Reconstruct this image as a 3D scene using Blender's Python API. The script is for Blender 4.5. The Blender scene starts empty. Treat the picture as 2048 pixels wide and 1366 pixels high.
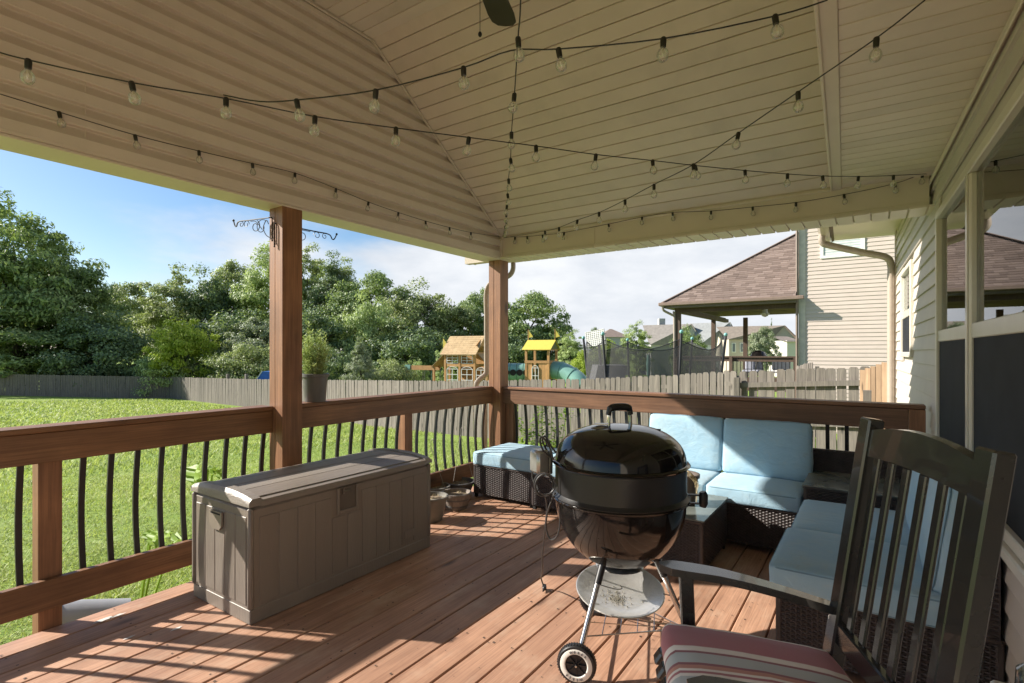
import bpy, bmesh, math, random
from math import sin, cos, pi, radians, sqrt, atan2
from mathutils import Vector, Matrix, noise, Euler
random.seed(7)
SC = bpy.context.scene
COL = SC.collection
# ------------------------------------------------------------------ camera
TH = radians(34.22); CH = 1.295; FPX = 1060.0
FW = Vector((-sin(TH), cos(TH), 0)); RT = Vector((cos(TH), sin(TH), 0))
cam = bpy.data.cameras.new('camera'); camo = bpy.data.objects.new('camera', cam); COL.objects.link(camo)
cam.sensor_width = 36; cam.lens = FPX / 2048 * 36; cam.shift_y = 21 / 2048; cam.clip_end = 2000; cam.clip_start = .02
camo.location = (0, 0, CH); camo.rotation_euler = (radians(90), 0, TH)
SC.camera = camo
# ------------------------------------------------------------------ sky and sun
SUN_EL = radians(31.6); SUN_XY = Vector((.902, .432)).normalized()      # the way the light travels
W = bpy.data.worlds.new('World'); SC.world = W; W.use_nodes = True
nt = W.node_tree; N = nt.nodes; L = nt.links; N.clear()
sky = N.new('ShaderNodeTexSky'); sky.sky_type = 'NISHITA'; sky.sun_disc = False
sky.sun_elevation = SUN_EL; sky.sun_rotation = atan2(-SUN_XY.x, -SUN_XY.y) % (2 * pi)
sky.air_density = 1.0; sky.dust_density = .8; sky.ozone_density = 2.5
tc = N.new('ShaderNodeTexCoord')
sep = N.new('ShaderNodeSeparateXYZ'); L.new(tc.outputs['Generated'], sep.inputs[0])
mp = N.new('ShaderNodeMapping'); mp.inputs['Scale'].default_value = (1, 1, 2.6); mp.inputs['Location'].default_value = (.35, .15, .1)
L.new(tc.outputs['Generated'], mp.inputs[0])
cn = N.new('ShaderNodeTexNoise'); cn.inputs['Scale'].default_value = 2.1; cn.inputs['Detail'].default_value = 7; cn.inputs['Roughness'].default_value = .52
L.new(mp.outputs[0], cn.inputs['Vector'])
# thin cloud: more of it towards the east (+y, +x) and low down
lowm = N.new('ShaderNodeMapRange'); lowm.inputs['From Min'].default_value = 0.0; lowm.inputs['From Max'].default_value = .62
lowm.inputs['To Min'].default_value = .22; lowm.inputs['To Max'].default_value = -.10; L.new(sep.outputs['Z'], lowm.inputs[0])
dotn = N.new('ShaderNodeVectorMath'); dotn.operation = 'DOT_PRODUCT'; dotn.inputs[1].default_value = (.25, .30, 0)
L.new(tc.outputs['Generated'], dotn.inputs[0])
a1 = N.new('ShaderNodeMath'); a1.operation = 'ADD'; L.new(cn.outputs['Fac'], a1.inputs[0]); L.new(lowm.outputs[0], a1.inputs[1])
a2 = N.new('ShaderNodeMath'); a2.operation = 'ADD'; L.new(a1.outputs[0], a2.inputs[0]); L.new(dotn.outputs['Value'], a2.inputs[1])
cr = N.new('ShaderNodeMapRange'); cr.inputs['From Min'].default_value = .52; cr.inputs['From Max'].default_value = .74; cr.clamp = True
cr.interpolation_type = 'SMOOTHSTEP'; L.new(a2.outputs[0], cr.inputs[0])
mixc = N.new('ShaderNodeMix'); mixc.data_type = 'RGBA'; L.new(cr.outputs[0], mixc.inputs['Factor'])
hs = N.new('ShaderNodeHueSaturation'); hs.inputs['Saturation'].default_value = 1.18; hs.inputs['Value'].default_value = .62
L.new(sky.outputs[0], hs.inputs['Color'])
L.new(hs.outputs[0], mixc.inputs['A']); cn2 = N.new('ShaderNodeTexNoise'); cn2.inputs['Scale'].default_value = 5.5; cn2.inputs['Detail'].default_value = 8; cn2.inputs['Roughness'].default_value = .6; L.new(mp.outputs[0], cn2.inputs['Vector'])
ccr = N.new('ShaderNodeValToRGB'); ccr.color_ramp.elements[0].position = .32; ccr.color_ramp.elements[0].color = (3.0, 3.2, 3.5, 1); ccr.color_ramp.elements[1].position = .66; ccr.color_ramp.elements[1].color = (3.9, 4.0, 4.15, 1)
L.new(cn2.outputs['Fac'], ccr.inputs[0]); L.new(ccr.outputs[0], mixc.inputs['B'])
bg = N.new('ShaderNodeBackground'); bg.inputs['Strength'].default_value = .112
L.new(mixc.outputs['Result'], bg.inputs['Color'])
wo = N.new('ShaderNodeOutputWorld'); L.new(bg.outputs[0], wo.inputs[0])
sl = bpy.data.lights.new('sun', 'SUN'); sl.energy = 4.6; sl.angle = radians(.75); sl.color = (1, .935, .84)
so = bpy.data.objects.new('sun', sl); COL.objects.link(so)
ld = Vector((SUN_XY.x * cos(SUN_EL), SUN_XY.y * cos(SUN_EL), -sin(SUN_EL)))
so.rotation_euler = ld.to_track_quat('-Z', 'Y').to_euler(); so.location = (-20, -10, 25)
vs = SC.view_settings
vs.view_transform = 'Standard'; vs.look = 'None'; vs.exposure = 1.15; vs.gamma = 1; vs.use_curve_mapping = False
SC.cycles.max_bounces = 10; SC.cycles.transparent_max_bounces = 16; SC.cycles.diffuse_bounces = 6
SC.cycles.use_denoising = True; SC.cycles.sample_clamp_indirect = 6

# ------------------------------------------------------------------ rays of the photograph's camera (to survey real positions)
def ray(u, v):
    return FW + RT * ((u - 1024) / FPX) + Vector((0, 0, (704 - v) / FPX))
def atD(u, v, d): return Vector((0, 0, CH)) + ray(u, v) * d
def atz(u, v, z=0.0):
    r = ray(u, v); return Vector((0, 0, CH)) + r * ((z - CH) / r.z)
def aty(u, v, y):
    r = ray(u, v); return Vector((0, 0, CH)) + r * (y / r.y)
def atx(u, v, x):
    r = ray(u, v); return Vector((0, 0, CH)) + r * (x / r.x)

# ------------------------------------------------------------------ mesh builder
CUBE = [(-1,-1,-1),(1,-1,-1),(1,1,-1),(-1,1,-1),(-1,-1,1),(1,-1,1),(1,1,1),(-1,1,1)]
CUBF = [(0,3,2,1),(4,5,6,7),(0,1,5,4),(1,2,6,5),(2,3,7,6),(3,0,4,7)]
class MB:
    def __init__(s): s.v = []; s.f = []
    def add(s, vs_, fs, M=None):
        n = len(s.v)
        if M is not None: vs_ = [M @ Vector(p) for p in vs_]
        s.v.extend([tuple(p) for p in vs_]); s.f.extend([tuple(i + n for i in f) for f in fs]); return s
    def box(s, x0, x1, y0, y1, z0, z1, M=None, ch=0):
        if x1 < x0: x0, x1 = x1, x0
        if y1 < y0: y0, y1 = y1, y0
        if z1 < z0: z0, z1 = z1, z0
        c = Vector(((x0+x1)/2, (y0+y1)/2, (z0+z1)/2)); h = Vector(((x1-x0)/2, (y1-y0)/2, (z1-z0)/2))
        if ch <= 0:
            return s.add([c + Vector((a*h.x, b*h.y, d*h.z)) for a, b, d in CUBE], CUBF, M)
        ch = min(ch, min(h) * .9)
        vs_ = []; idx = {}
        for sx in (-1, 1):
            for sy in (-1, 1):
                for sz in (-1, 1):
                    for ax in range(3):
                        p = [sx*(h.x-ch), sy*(h.y-ch), sz*(h.z-ch)]; p[ax] = (sx, sy, sz)[ax] * h[ax]
                        idx[(sx, sy, sz, ax)] = len(vs_); vs_.append(c + Vector(p))
        fs = []
        for ax in range(3):
            o = [i for i in range(3) if i != ax]
            for sg in (-1, 1):
                q = []
                for a, b in ((-1,-1),(1,-1),(1,1),(-1,1)):
                    k = [0,0,0]; k[ax] = sg; k[o[0]] = a; k[o[1]] = b; q.append(idx[(k[0],k[1],k[2],ax)])
                fs.append(q)
        for ax in range(3):
            o = [i for i in range(3) if i != ax]
            for a in (-1, 1):
                for b in (-1, 1):
                    k0 = [0,0,0]; k0[ax] = -1; k0[o[0]] = a; k0[o[1]] = b; k1 = list(k0); k1[ax] = 1
                    fs.append([idx[(*k0, o[0])], idx[(*k1, o[0])], idx[(*k1, o[1])], idx[(*k0, o[1])]])
        for sx in (-1, 1):
            for sy in (-1, 1):
                for sz in (-1, 1):
                    fs.append([idx[(sx,sy,sz,0)], idx[(sx,sy,sz,1)], idx[(sx,sy,sz,2)]])
        return s.add(vs_, fs, M)
    def prism(s, poly, vec, M=None):
        n = len(poly); vec = Vector(vec); a = [Vector(p) for p in poly]; b = [p + vec for p in a]
        fs = [tuple(range(n))[::-1], tuple(range(n, 2*n))] + [(i, (i+1) % n, n + (i+1) % n, n + i) for i in range(n)]
        return s.add(a + b, fs, M)
    def tube(s, pts, r, n=8, M=None, cap=True, flat=None):
        pts = [Vector(p) for p in pts]; m = len(pts); rr = r if isinstance(r, (list, tuple)) else [r] * m
        vs_ = []; up = None
        for i, p in enumerate(pts):
            d = (pts[min(i+1, m-1)] - pts[max(i-1, 0)])
            d = d.normalized() if d.length > 1e-9 else Vector((0,0,1))
            if up is None:
                up = Vector((0,0,1)) if abs(d.z) < .9 else Vector((1,0,0))
            u_ = d.cross(up)
            if u_.length < 1e-4: u_ = d.orthogonal()
            u_.normalize(); w_ = u_.cross(d).normalized(); up = w_
            for k in range(n):
                a = 2*pi*k/n
                if flat: vs_.append(p + u_*cos(a)*flat[0] + w_*sin(a)*flat[1])
                else: vs_.append(p + (u_*cos(a) + w_*sin(a)) * rr[i])
        fs = [(i*n+k, i*n+(k+1)%n, (i+1)*n+(k+1)%n, (i+1)*n+k) for i in range(m-1) for k in range(n)]
        if cap: fs += [tuple(range(n))[::-1], tuple(range((m-1)*n, m*n))]
        return s.add(vs_, fs, M)
    def bar(s, p, q, w, h, M=None, up=(0,0,1), ch=0):
        p = Vector(p); q = Vector(q); d = q - p; l = d.length; d.normalize(); up = Vector(up)
        x = d.cross(up)
        if x.length < 1e-4: x = d.orthogonal()
        x.normalize(); z = x.cross(d)
        R = Matrix((x, d, z)).transposed().to_4x4(); R.translation = (p + q) / 2
        return s.box(-w/2, w/2, -l/2, l/2, -h/2, h/2, R if M is None else M @ R, ch)
    def lathe(s, prof, n=24, c=(0,0,0), M=None, cap=False):
        m = len(prof); vs_ = [(c[0] + r*cos(2*pi*k/n), c[1] + r*sin(2*pi*k/n), c[2] + z) for r, z in prof for k in range(n)]
        fs = [(i*n+k, i*n+(k+1)%n, (i+1)*n+(k+1)%n, (i+1)*n+k) for i in range(m-1) for k in range(n)]
        if cap: fs += [tuple(range(n))[::-1], tuple(range((m-1)*n, m*n))]
        return s.add(vs_, fs, M)
    def ball(s, c, r, n=12, m=8, M=None, sc=(1,1,1)):
        vs_ = [Vector((c[0], c[1], c[2] - r*sc[2]))]
        for i in range(1, m):
            a = -pi/2 + pi*i/m
            for k in range(n): vs_.append(Vector((c[0]+r*sc[0]*cos(a)*cos(2*pi*k/n), c[1]+r*sc[1]*cos(a)*sin(2*pi*k/n), c[2]+r*sc[2]*sin(a))))
        vs_.append(Vector((c[0], c[1], c[2] + r*sc[2])))
        fs = [(0, 1+(k+1)%n, 1+k) for k in range(n)]
        for i in range(m-2):
            b = 1 + i*n
            fs += [(b+k, b+(k+1)%n, b+n+(k+1)%n, b+n+k) for k in range(n)]
        b = 1 + (m-2)*n; t = len(vs_)-1
        fs += [(b+k, b+(k+1)%n, t) for k in range(n)]
        return s.add(vs_, fs, M)
    def mesh(s, name, mat=None, smooth=False, fix=True):
        me = bpy.data.meshes.new(name); me.from_pydata(s.v, [], s.f)
        if fix:
            bm = bmesh.new(); bm.from_mesh(me); bmesh.ops.recalc_face_normals(bm, faces=bm.faces); bm.to_mesh(me); bm.free()
        if mat: me.materials.append(mat)
        if smooth:
            me.polygons.foreach_set('use_smooth', [True]*len(me.polygons))
            if smooth != 'all': me.set_sharp_from_angle(angle=radians(38))
        me.update(); return me
    def build(s, name, mat, parent=None, smooth=False, fix=True):
        return put(name, s.mesh(name, mat, smooth, fix), parent)
def put(name, me, parent=None, loc=None, rz=None, rot=None, world=True):
    o = bpy.data.objects.new(name, me); COL.objects.link(o)
    if loc is not None: o.location = loc
    if rz is not None: o.rotation_euler = (0, 0, rz)
    if rot is not None: o.rotation_euler = rot
    if parent is not None:
        o.parent = parent
        if world and parent.parent is None and parent.type == 'EMPTY' and not parent.get('_local'):
            o.matrix_parent_inverse = parent.matrix_basis.inverted()
    return o
def tag(o, label=None, cat=None, group=None, kind=None):
    if label: o['label'] = label
    if cat: o['category'] = cat
    if group: o['group'] = group
    if kind: o['kind'] = kind
    return o
LOCALS = []
def thing(name, label, cat, loc=(0,0,0), rz=0, group=None, local=False):
    o = bpy.data.objects.new(name, None); COL.objects.link(o); o.location = loc; o.rotation_euler = (0,0,rz)
    o.empty_display_size = .1
    if local: o['_local'] = 1; LOCALS.append(o)
    return tag(o, label, cat, group)
def copy_tree(o, parent=None):
    c = o.copy(); COL.objects.link(c); c.parent = parent
    for ch in list(o.children):
        d = copy_tree(ch, c); d.matrix_parent_inverse = ch.matrix_parent_inverse
    return c
def smoothpath(pts, k=6):
    pts = [Vector(p) for p in pts]; out = []
    for i in range(len(pts)-1):
        p0 = pts[max(i-1,0)]; p1 = pts[i]; p2 = pts[i+1]; p3 = pts[min(i+2,len(pts)-1)]
        for j in range(k):
            t = j/k; t2 = t*t; t3 = t2*t
            out.append(.5*((2*p1)+(p2-p0)*t+(2*p0-5*p1+4*p2-p3)*t2+(3*p1-p0-3*p2+p3)*t3))
    out.append(pts[-1]); return out

# ------------------------------------------------------------------ materials
def newmat(name):
    m = bpy.data.materials.new(name); m.use_nodes = True; n = m.node_tree.nodes; l = m.node_tree.links
    return m, n, l, n['Principled BSDF']
def ocoord(n, l, scale=(1,1,1), rnd=True):
    t = n.new('ShaderNodeTexCoord'); m = n.new('ShaderNodeMapping'); m.inputs['Scale'].default_value = scale
    if rnd:
        oi = n.new('ShaderNodeObjectInfo'); ml = n.new('ShaderNodeVectorMath'); ml.operation = 'SCALE'; ml.inputs[0].default_value = (13.7, 7.3, 9.1)
        l.new(oi.outputs['Random'], ml.inputs['Scale']); ad = n.new('ShaderNodeVectorMath'); ad.operation = 'ADD'
        l.new(t.outputs['Object'], ad.inputs[0]); l.new(ml.outputs[0], ad.inputs[1]); l.new(ad.outputs[0], m.inputs[0])
    else: l.new(t.outputs['Object'], m.inputs[0])
    return m.outputs[0]
def tex(n, l, vec, scale, detail=4, rough=.55, dist=0):
    t = n.new('ShaderNodeTexNoise'); t.inputs['Scale'].default_value = scale; t.inputs['Detail'].default_value = detail
    t.inputs['Roughness'].default_value = rough; t.inputs['Distortion'].default_value = dist; l.new(vec, t.inputs['Vector']); return t.outputs['Fac']
def ramp(n, l, fac, stops):
    r = n.new('ShaderNodeValToRGB'); e = r.color_ramp.elements
    while len(e) < len(stops): e.new(.5)
    for i, (p, c) in enumerate(stops): e[i].position = p; e[i].color = (*c, 1) if len(c) == 3 else c
    l.new(fac, r.inputs[0]); return r.outputs[0]
def mix(n, l, fac, a, b, mode='MIX'):
    m = n.new('ShaderNodeMix'); m.data_type = 'RGBA'; m.blend_type = mode
    for sock, v in (('Factor', fac), ('A', a), ('B', b)):
        if hasattr(v, 'links') or hasattr(v, 'is_linked'): l.new(v, m.inputs[sock])
        else: m.inputs[sock].default_value = v if not isinstance(v, tuple) else (*v[:3], 1)
    return m.outputs['Result']
def bumpn(n, l, h, st, d=.01, nrm=None):
    b = n.new('ShaderNodeBump'); b.inputs['Strength'].default_value = st; b.inputs['Distance'].default_value = d; l.new(h, b.inputs['Height'])
    if nrm is not None: l.new(nrm, b.inputs['Normal'])
    return b.outputs[0]
def hsvrand(n, l, col, amt=.15):
    oi = n.new('ShaderNodeObjectInfo'); mr = n.new('ShaderNodeMapRange'); mr.inputs['To Min'].default_value = 1-amt; mr.inputs['To Max'].default_value = 1+amt
    l.new(oi.outputs['Random'], mr.inputs[0]); h = n.new('ShaderNodeHueSaturation'); l.new(mr.outputs[0], h.inputs['Value']); l.new(col, h.inputs['Color']); return h.outputs[0]
def M_basic(name, col, rough=.6, metal=0., var=.12, scale=6., bump=.0, bscale=60., stretch=(1,1,1), rnd=.0, coat=0., dirt=None, dirts=2.5):
    m, n, l, b = newmat(name); vec = ocoord(n, l, stretch)
    f = tex(n, l, vec, scale, 5)
    lo = tuple(c*(1-var) for c in col); hi = tuple(min(1, c*(1+var)) for c in col)
    c = ramp(n, l, f, [(.3, lo), (.7, hi)])
    if dirt:
        f2 = tex(n, l, vec, dirts, 8, .65); k = ramp(n, l, f2, [(.5, (0,0,0)), (.72, (1,1,1))]); c = mix(n, l, k, c, dirt)
    if rnd: c = hsvrand(n, l, c, rnd)
    l.new(c, b.inputs['Base Color']); b.inputs['Roughness'].default_value = rough; b.inputs['Metallic'].default_value = metal
    if coat: b.inputs['Coat Weight'].default_value = coat; b.inputs['Coat Roughness'].default_value = .04
    if bump: l.new(bumpn(n, l, tex(n, l, vec, bscale, 3), bump, .004), b.inputs['Normal'])
    return m
def M_wood(name, c1, c2, axis=1, rough=.55, rnd=.18, knots=True, dirt=None, grain=1., wear=None):
    m, n, l, b = newmat(name)
    s = [26*grain]*3; s[axis] = 1.1
    vec = ocoord(n, l, tuple(s)); f = tex(n, l, vec, 1, 6, .6, .6)
    s2 = [150*grain]*3; s2[axis] = 4
    vec2 = ocoord(n, l, tuple(s2)); f2 = tex(n, l, vec2, 1, 3)
    c = ramp(n, l, f, [(.25, c1), (.5, tuple((a+b_)/2 for a, b_ in zip(c1, c2))), (.78, c2)])
    c = mix(n, l, .35, c, ramp(n, l, f2, [(.3, tuple(x*.6 for x in c1)), (.7, c2)]), 'MULTIPLY') if False else mix(n, l, ramp(n, l, f2, [(.35, (.42,)*3), (.6, (0,)*3)]), c, tuple(x*.45 for x in c1))
    vec0 = ocoord(n, l, (1,1,1))
    if knots:
        s3 = [9.]*3; s3[axis] = 3.2
        v3 = ocoord(n, l, tuple(s3)); vo = n.new('ShaderNodeTexVoronoi'); vo.inputs['Scale'].default_value = .55; l.new(v3, vo.inputs['Vector'])
        k = ramp(n, l, vo.outputs['Distance'], [(.06, (1,1,1)), (.17, (0,0,0))]); c = mix(n, l, k, c, tuple(x*.35 for x in c1))
    f4 = tex(n, l, vec0, 2.3, 6, .6)
    c = mix(n, l, ramp(n, l, f4, [(.42, (.35,)*3), (.62, (0,)*3)]), c, dirt or tuple(x*.55 for x in c1))
    if wear:
        f5 = tex(n, l, ocoord(n, l, (3.2,1.3,3.2) if axis == 1 else (1.3,3.2,3.2)), 1.7, 9, .68)
        c = mix(n, l, ramp(n, l, f5, [(.52, (0,)*3), (.72, (.8,)*3)]), c, wear)
    c = hsvrand(n, l, c, rnd)
    l.new(c, b.inputs['Base Color']); b.inputs['Roughness'].default_value = rough
    l.new(bumpn(n, l, f2, .28, .002, bumpn(n, l, f, .22, .003)), b.inputs['Normal'])
    return m
def M_leaf(name, c1, c2, c3, trans=.35, rough=.5):
    m, n, l, b = newmat(name); g = n.new('ShaderNodeNewGeometry')
    c = ramp(n, l, g.outputs['Random Per Island'], [(0, c1), (.55, c2), (1, c3)])
    oi = n.new('ShaderNodeObjectInfo')
    l.new(c, b.inputs['Base Color']); b.inputs['Roughness'].default_value = rough; b.inputs['Specular IOR Level'].default_value = .35
    tr = n.new('ShaderNodeBsdfTranslucent'); tc_ = mix(n, l, .5, c, (.42, .55, .08), 'MIX'); l.new(tc_, tr.inputs['Color'])
    mx = n.new('ShaderNodeMixShader'); mx.inputs[0].default_value = trans; l.new(b.outputs[0], mx.inputs[1]); l.new(tr.outputs[0], mx.inputs[2])
    l.new(mx.outputs[0], n['Material Output'].inputs[0]); return m
def M_glass(name, tint=(1,1,1), lo=.06, hi=.9, rough=0.):
    m, n, l, b = newmat(name); n.remove(b)
    t = n.new('ShaderNodeBsdfTransparent'); t.inputs[0].default_value = (*tint, 1); g = n.new('ShaderNodeBsdfGlossy'); g.inputs['Roughness'].default_value = rough
    lw = n.new('ShaderNodeFresnel'); lw.inputs['IOR'].default_value = 1.5
    mr = n.new('ShaderNodeMapRange'); mr.inputs['To Min'].default_value = lo; mr.inputs['To Max'].default_value = hi; l.new(lw.outputs[0], mr.inputs[0])
    mx = n.new('ShaderNodeMixShader'); l.new(mr.outputs[0], mx.inputs[0]); l.new(t.outputs[0], mx.inputs[1]); l.new(g.outputs[0], mx.inputs[2])
    l.new(mx.outputs[0], n['Material Output'].inputs[0]); return m
def M_net(name, col, alpha):
    m, n, l, b = newmat(name); b.inputs['Base Color'].default_value = (*col, 1); b.inputs['Roughness'].default_value = .9
    t = n.new('ShaderNodeBsdfTransparent'); mx = n.new('ShaderNodeMixShader'); mx.inputs[0].default_value = alpha
    l.new(t.outputs[0], mx.inputs[1]); l.new(b.outputs[0], mx.inputs[2]); l.new(mx.outputs[0], n['Material Output'].inputs[0]); return m
m_deck = M_wood('deck stain', (.36,.190,.116), (.60,.350,.228), 1, .58, .10, True, (.19,.10,.066), 1., (.50,.35,.25))
m_rail_y = M_wood('rail stain along y', (.150,.067,.030), (.34,.168,.076), 1, .52, .12)
m_rail_x = M_wood('rail stain along x', (.14,.062,.030), (.31,.155,.082), 0, .52, .12)
m_post = M_wood('post stain', (.19,.082,.038), (.42,.20,.095), 2, .52, .10)
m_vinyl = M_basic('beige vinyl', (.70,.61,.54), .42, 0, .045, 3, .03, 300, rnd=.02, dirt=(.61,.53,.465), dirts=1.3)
m_soffit = M_basic('beige soffit vinyl', (.70,.61,.535), .45, 0, .05, 2.2, .03, 260, rnd=.05, dirt=(.60,.525,.46), dirts=1.6)
m_trim = M_basic('beige trim', (.66,.575,.50), .4, 0, .04, 4)
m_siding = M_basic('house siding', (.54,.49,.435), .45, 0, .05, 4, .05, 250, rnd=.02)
m_black = M_basic('black baluster paint', (.018,.017,.018), .38, 0, .2, 20)
m_dark = M_basic('dark void', (.02,.018,.016), .9)
m_gutter = M_basic('gutter beige', (.50,.43,.35), .35, 0, .06, 4)
# ================================================================== ground
def gz(x, y):
    dx = max(0., -3.3 - x); dy = max(0., y - 4.6) + max(0., -1.5 - y)*.3
    a = .043*min(dx, 13.3) + .0105*max(0, min(dx - 13.3, 30.))
    return -.56 - .055*min(dy, 13) - .012*max(0, min(dy-13, 40)) - a
def interp(x, xs, ys):
    for i in range(len(xs)-1):
        if x <= xs[i+1]: return ys[i] + (ys[i+1]-ys[i])*(x-xs[i])/(xs[i+1]-xs[i])
    return ys[-1]
# lawn sheet out to the horizon, finer near the house
xs = sorted(set([-900,-500,-300,-200,-140,-110,-90,-75] + [-62+2*i for i in range(22)] + [-18+i for i in range(20)] + [3,5,8,12,20,30,50,80,140,300,600]))
ys = sorted(set([-400,-150,-60,-30,-15,-8] + [-5+i for i in range(30)] + [26,29,33,38,45,55,70,90,120,170,250,400,900]))
b = MB()
for y in ys:
    for x in xs: b.v.append((x, y, gz(x, y) + .025*noise.noise(Vector((x*.35, y*.35, 0)))))
nx = len(xs)
for j in range(len(ys)-1):
    for i in range(nx-1): b.f.append((j*nx+i, j*nx+i+1, (j+1)*nx+i+1, (j+1)*nx+i))
m, n, l, bs = newmat('lawn')
vec = ocoord(n, l, rnd=False)
f1 = tex(n, l, vec, .9, 9, .7); f2 = tex(n, l, vec, 38, 6, .7); f3 = tex(n, l, vec, .22, 3)
c = ramp(n, l, f2, [(.25, (.13,.21,.035)), (.5, (.25,.35,.06)), (.75, (.40,.48,.12))])
c = mix(n, l, ramp(n, l, f1, [(.45, (0,)*3), (.72, (.8,)*3)]), c, (.36,.40,.13))
c = mix(n, l, ramp(n, l, f3, [(.35, (0,)*3), (.7, (.45,)*3)]), c, (.11,.225,.035))
l.new(c, bs.inputs['Base Color']); bs.inputs['Roughness'].default_value = .85; bs.inputs['Specular IOR Level'].default_value = .2
l.new(bumpn(n, l, f2, .9, .05), bs.inputs['Normal'])
tag(b.build('lawn', m, smooth='all', fix=False), kind='structure')
# grass blades, dense near the deck
m_grass = M_leaf('grass blade', (.23,.29,.06), (.40,.46,.12), (.64,.65,.32), .35, .6)
gn, gl = m_grass.node_tree.nodes, m_grass.node_tree.links; gb_ = gn['Principled BSDF']; src = gb_.inputs['Base Color'].links[0].from_socket
gv = ocoord(gn, gl, rnd=False); gcol = mix(gn, gl, ramp(gn, gl, tex(gn, gl, gv, .75, 8, .7), [(.46, (0,)*3), (.66, (.75,)*3)]), src, (.47,.45,.20)); gcol = mix(gn, gl, ramp(gn, gl, tex(gn, gl, gv, .33, 4), [(.40, (.55,)*3), (.58, (0,)*3)]), gcol, (.16,.29,.06)); gl.new(gcol, gb_.inputs['Base Color'])
b = MB(); rg = random.Random(3)
def blades(n_, x0, x1, y0, y1, hgt, wid, keep=None):
    V = b.v; F_ = b.f
    for _ in range(n_):
        x = rg.uniform(x0, x1); y = rg.uniform(y0, y1)
        if keep and not keep(x, y): continue
        a = rg.uniform(0, 2*pi); h = hgt*rg.uniform(.55, 1.25); w = wid*rg.uniform(.6, 1.3); le = h*rg.uniform(.3, 1.5); a2 = a + rg.uniform(-.9, .9)
        z = gz(x, y) - .01; i = len(V); cx, sy = cos(a)*w, sin(a)*w; lx, ly = cos(a2+1.57)*le, sin(a2+1.57)*le
        V += [(x-cx, y-sy, z), (x+cx, y+sy, z), (x+cx*.7+lx*.4, y+sy*.7+ly*.4, z+h*.62), (x-cx*.7+lx*.4, y-sy*.7+ly*.4, z+h*.62), (x+lx, y+ly, z+h)]
        F_ += [(i, i+1, i+2, i+3), (i+3, i+2, i+4)]
def patch(x, y): return noise.noise(Vector((x*.8, y*.8, 3))) + .6*noise.noise(Vector((x*2.3, y*2.3, 7))) > -.62 + .5*rg.random()
blades(80000, -6.6, -3.25, .1, 7.0, .042, .0045, patch)
blades(46000, -11.5, -6.6, .3, 11.5, .050, .0065, patch)
blades(9000, -6.6, -1.2, 7.0, 11.8, .085, .0065)
blades(30000, -24, -11.5, 2, 15.5, .10, .013, lambda x, y: y < 12.2 + (-x)*.15 - .4)
blades(12000, -42, -24, 4, 17, .12, .03, lambda x, y: y < 11.9 + (-x)*.15 - .4)
blades(2600, -3.55, -3.2, -.2, 4.6, .13, .005); blades(900, -3.5, -2.0, 4.5, 4.9, .14, .005)
for k in range(34):      # clumps of clover and tall tufts in the lawn
    cx, cy = rg.uniform(-9, -3.6), rg.uniform(.3, 8); blades(70, cx-.12, cx+.12, cy-.12, cy+.12, .10, .008)
tag(b.build('grass', m_grass, fix=False), 'short green lawn grass blades beside the wooden deck', 'grass', kind='stuff')

# ================================================================== deck
DX0 = -3.19; PITCH = .147
deck = thing('deck', None, None, (-1.4, 1.5, 0)); tag(deck, kind='structure')
pm = MB().box(-.0705, .0705, -2.95, 2.95, -.036, 0, ch=.004).mesh('plank', m_deck)
npl = 24
for i in range(npl):
    put('plank', pm, deck, (DX0 + .0705 + i*PITCH, 1.63 + random.uniform(-.004, .004), random.uniform(-.0015, .0012)))
b = MB()
b.box(-3.19, .30, 4.50, 4.54, -.26, -.04); b.box(-3.17, -3.13, -1.3, 4.5, -.26, -.04); b.box(-3.19, .30, -1.30, -1.26, -.26, -.04)
b.build('rim_joist', m_rail_y, deck)
b = MB()
for k in range(13): b.box(-3.12, .30, -1.05+k*.42, -1.01+k*.42, -.24, -.04)
tag(b.build('joist', m_dark, deck), kind='stuff')  # near black: shade under the boards painted into the joists
b = MB(); rs = random.Random(5)
for i in range(npl):
    for k in range(13):
        for sx in (-.045, .045):
            x = DX0 + .0705 + i*PITCH + sx + rs.uniform(-.008, .008); y = -1.03 + k*.42 + rs.uniform(-.012, .012)
            if rs.random() < .12: continue
            r = .0042*rs.uniform(.8, 1.2); z = .0022
            i0 = len(b.v); b.v += [(x + r*cos(q*pi/3), y + r*1.3*sin(q*pi/3), z) for q in range(6)]; b.f.append(tuple(range(i0, i0+6)))
for _ in range(330):        # specks, crumbs and small chips on the boards
    x = rs.uniform(-2.4, -.1); y = rs.uniform(1.2, 4.2); r = rs.uniform(.002, .0045); z = .0026; a = rs.uniform(0, 6)
    i0 = len(b.v); b.v += [(x + r*rs.uniform(.5, 1.2)*cos(a+q*pi/2.5), y + r*rs.uniform(.5, 1.2)*sin(a+q*pi/2.5), z) for q in range(5)]; b.f.append(tuple(range(i0, i0+5)))
tag(b.build('screw_head', M_basic('screw and grit', (.055,.04,.03), .7), deck, fix=False), kind='stuff')

m_paint = M_basic('spilled pale paint', (.62,.60,.56), .7, 0, .1, 30)
rp_ = random.Random(3)
for (u_, v_, r_) in ((208, 1240, .05), (236, 1231, .03), (352, 1258, .03), (258, 1276, .025)):
    c0 = atz(u_, v_); b = MB(); b.v = [(c0.x + r_*.32*rp_.uniform(.5, 1.2)*cos(a), c0.y + r_*rp_.uniform(.5, 1.3)*sin(a), .0026) for a in [2*pi*k/14 for k in range(14)]]; b.f = [tuple(range(14))]
    b.build('paint_stain', m_paint, deck, fix=False)
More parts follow.
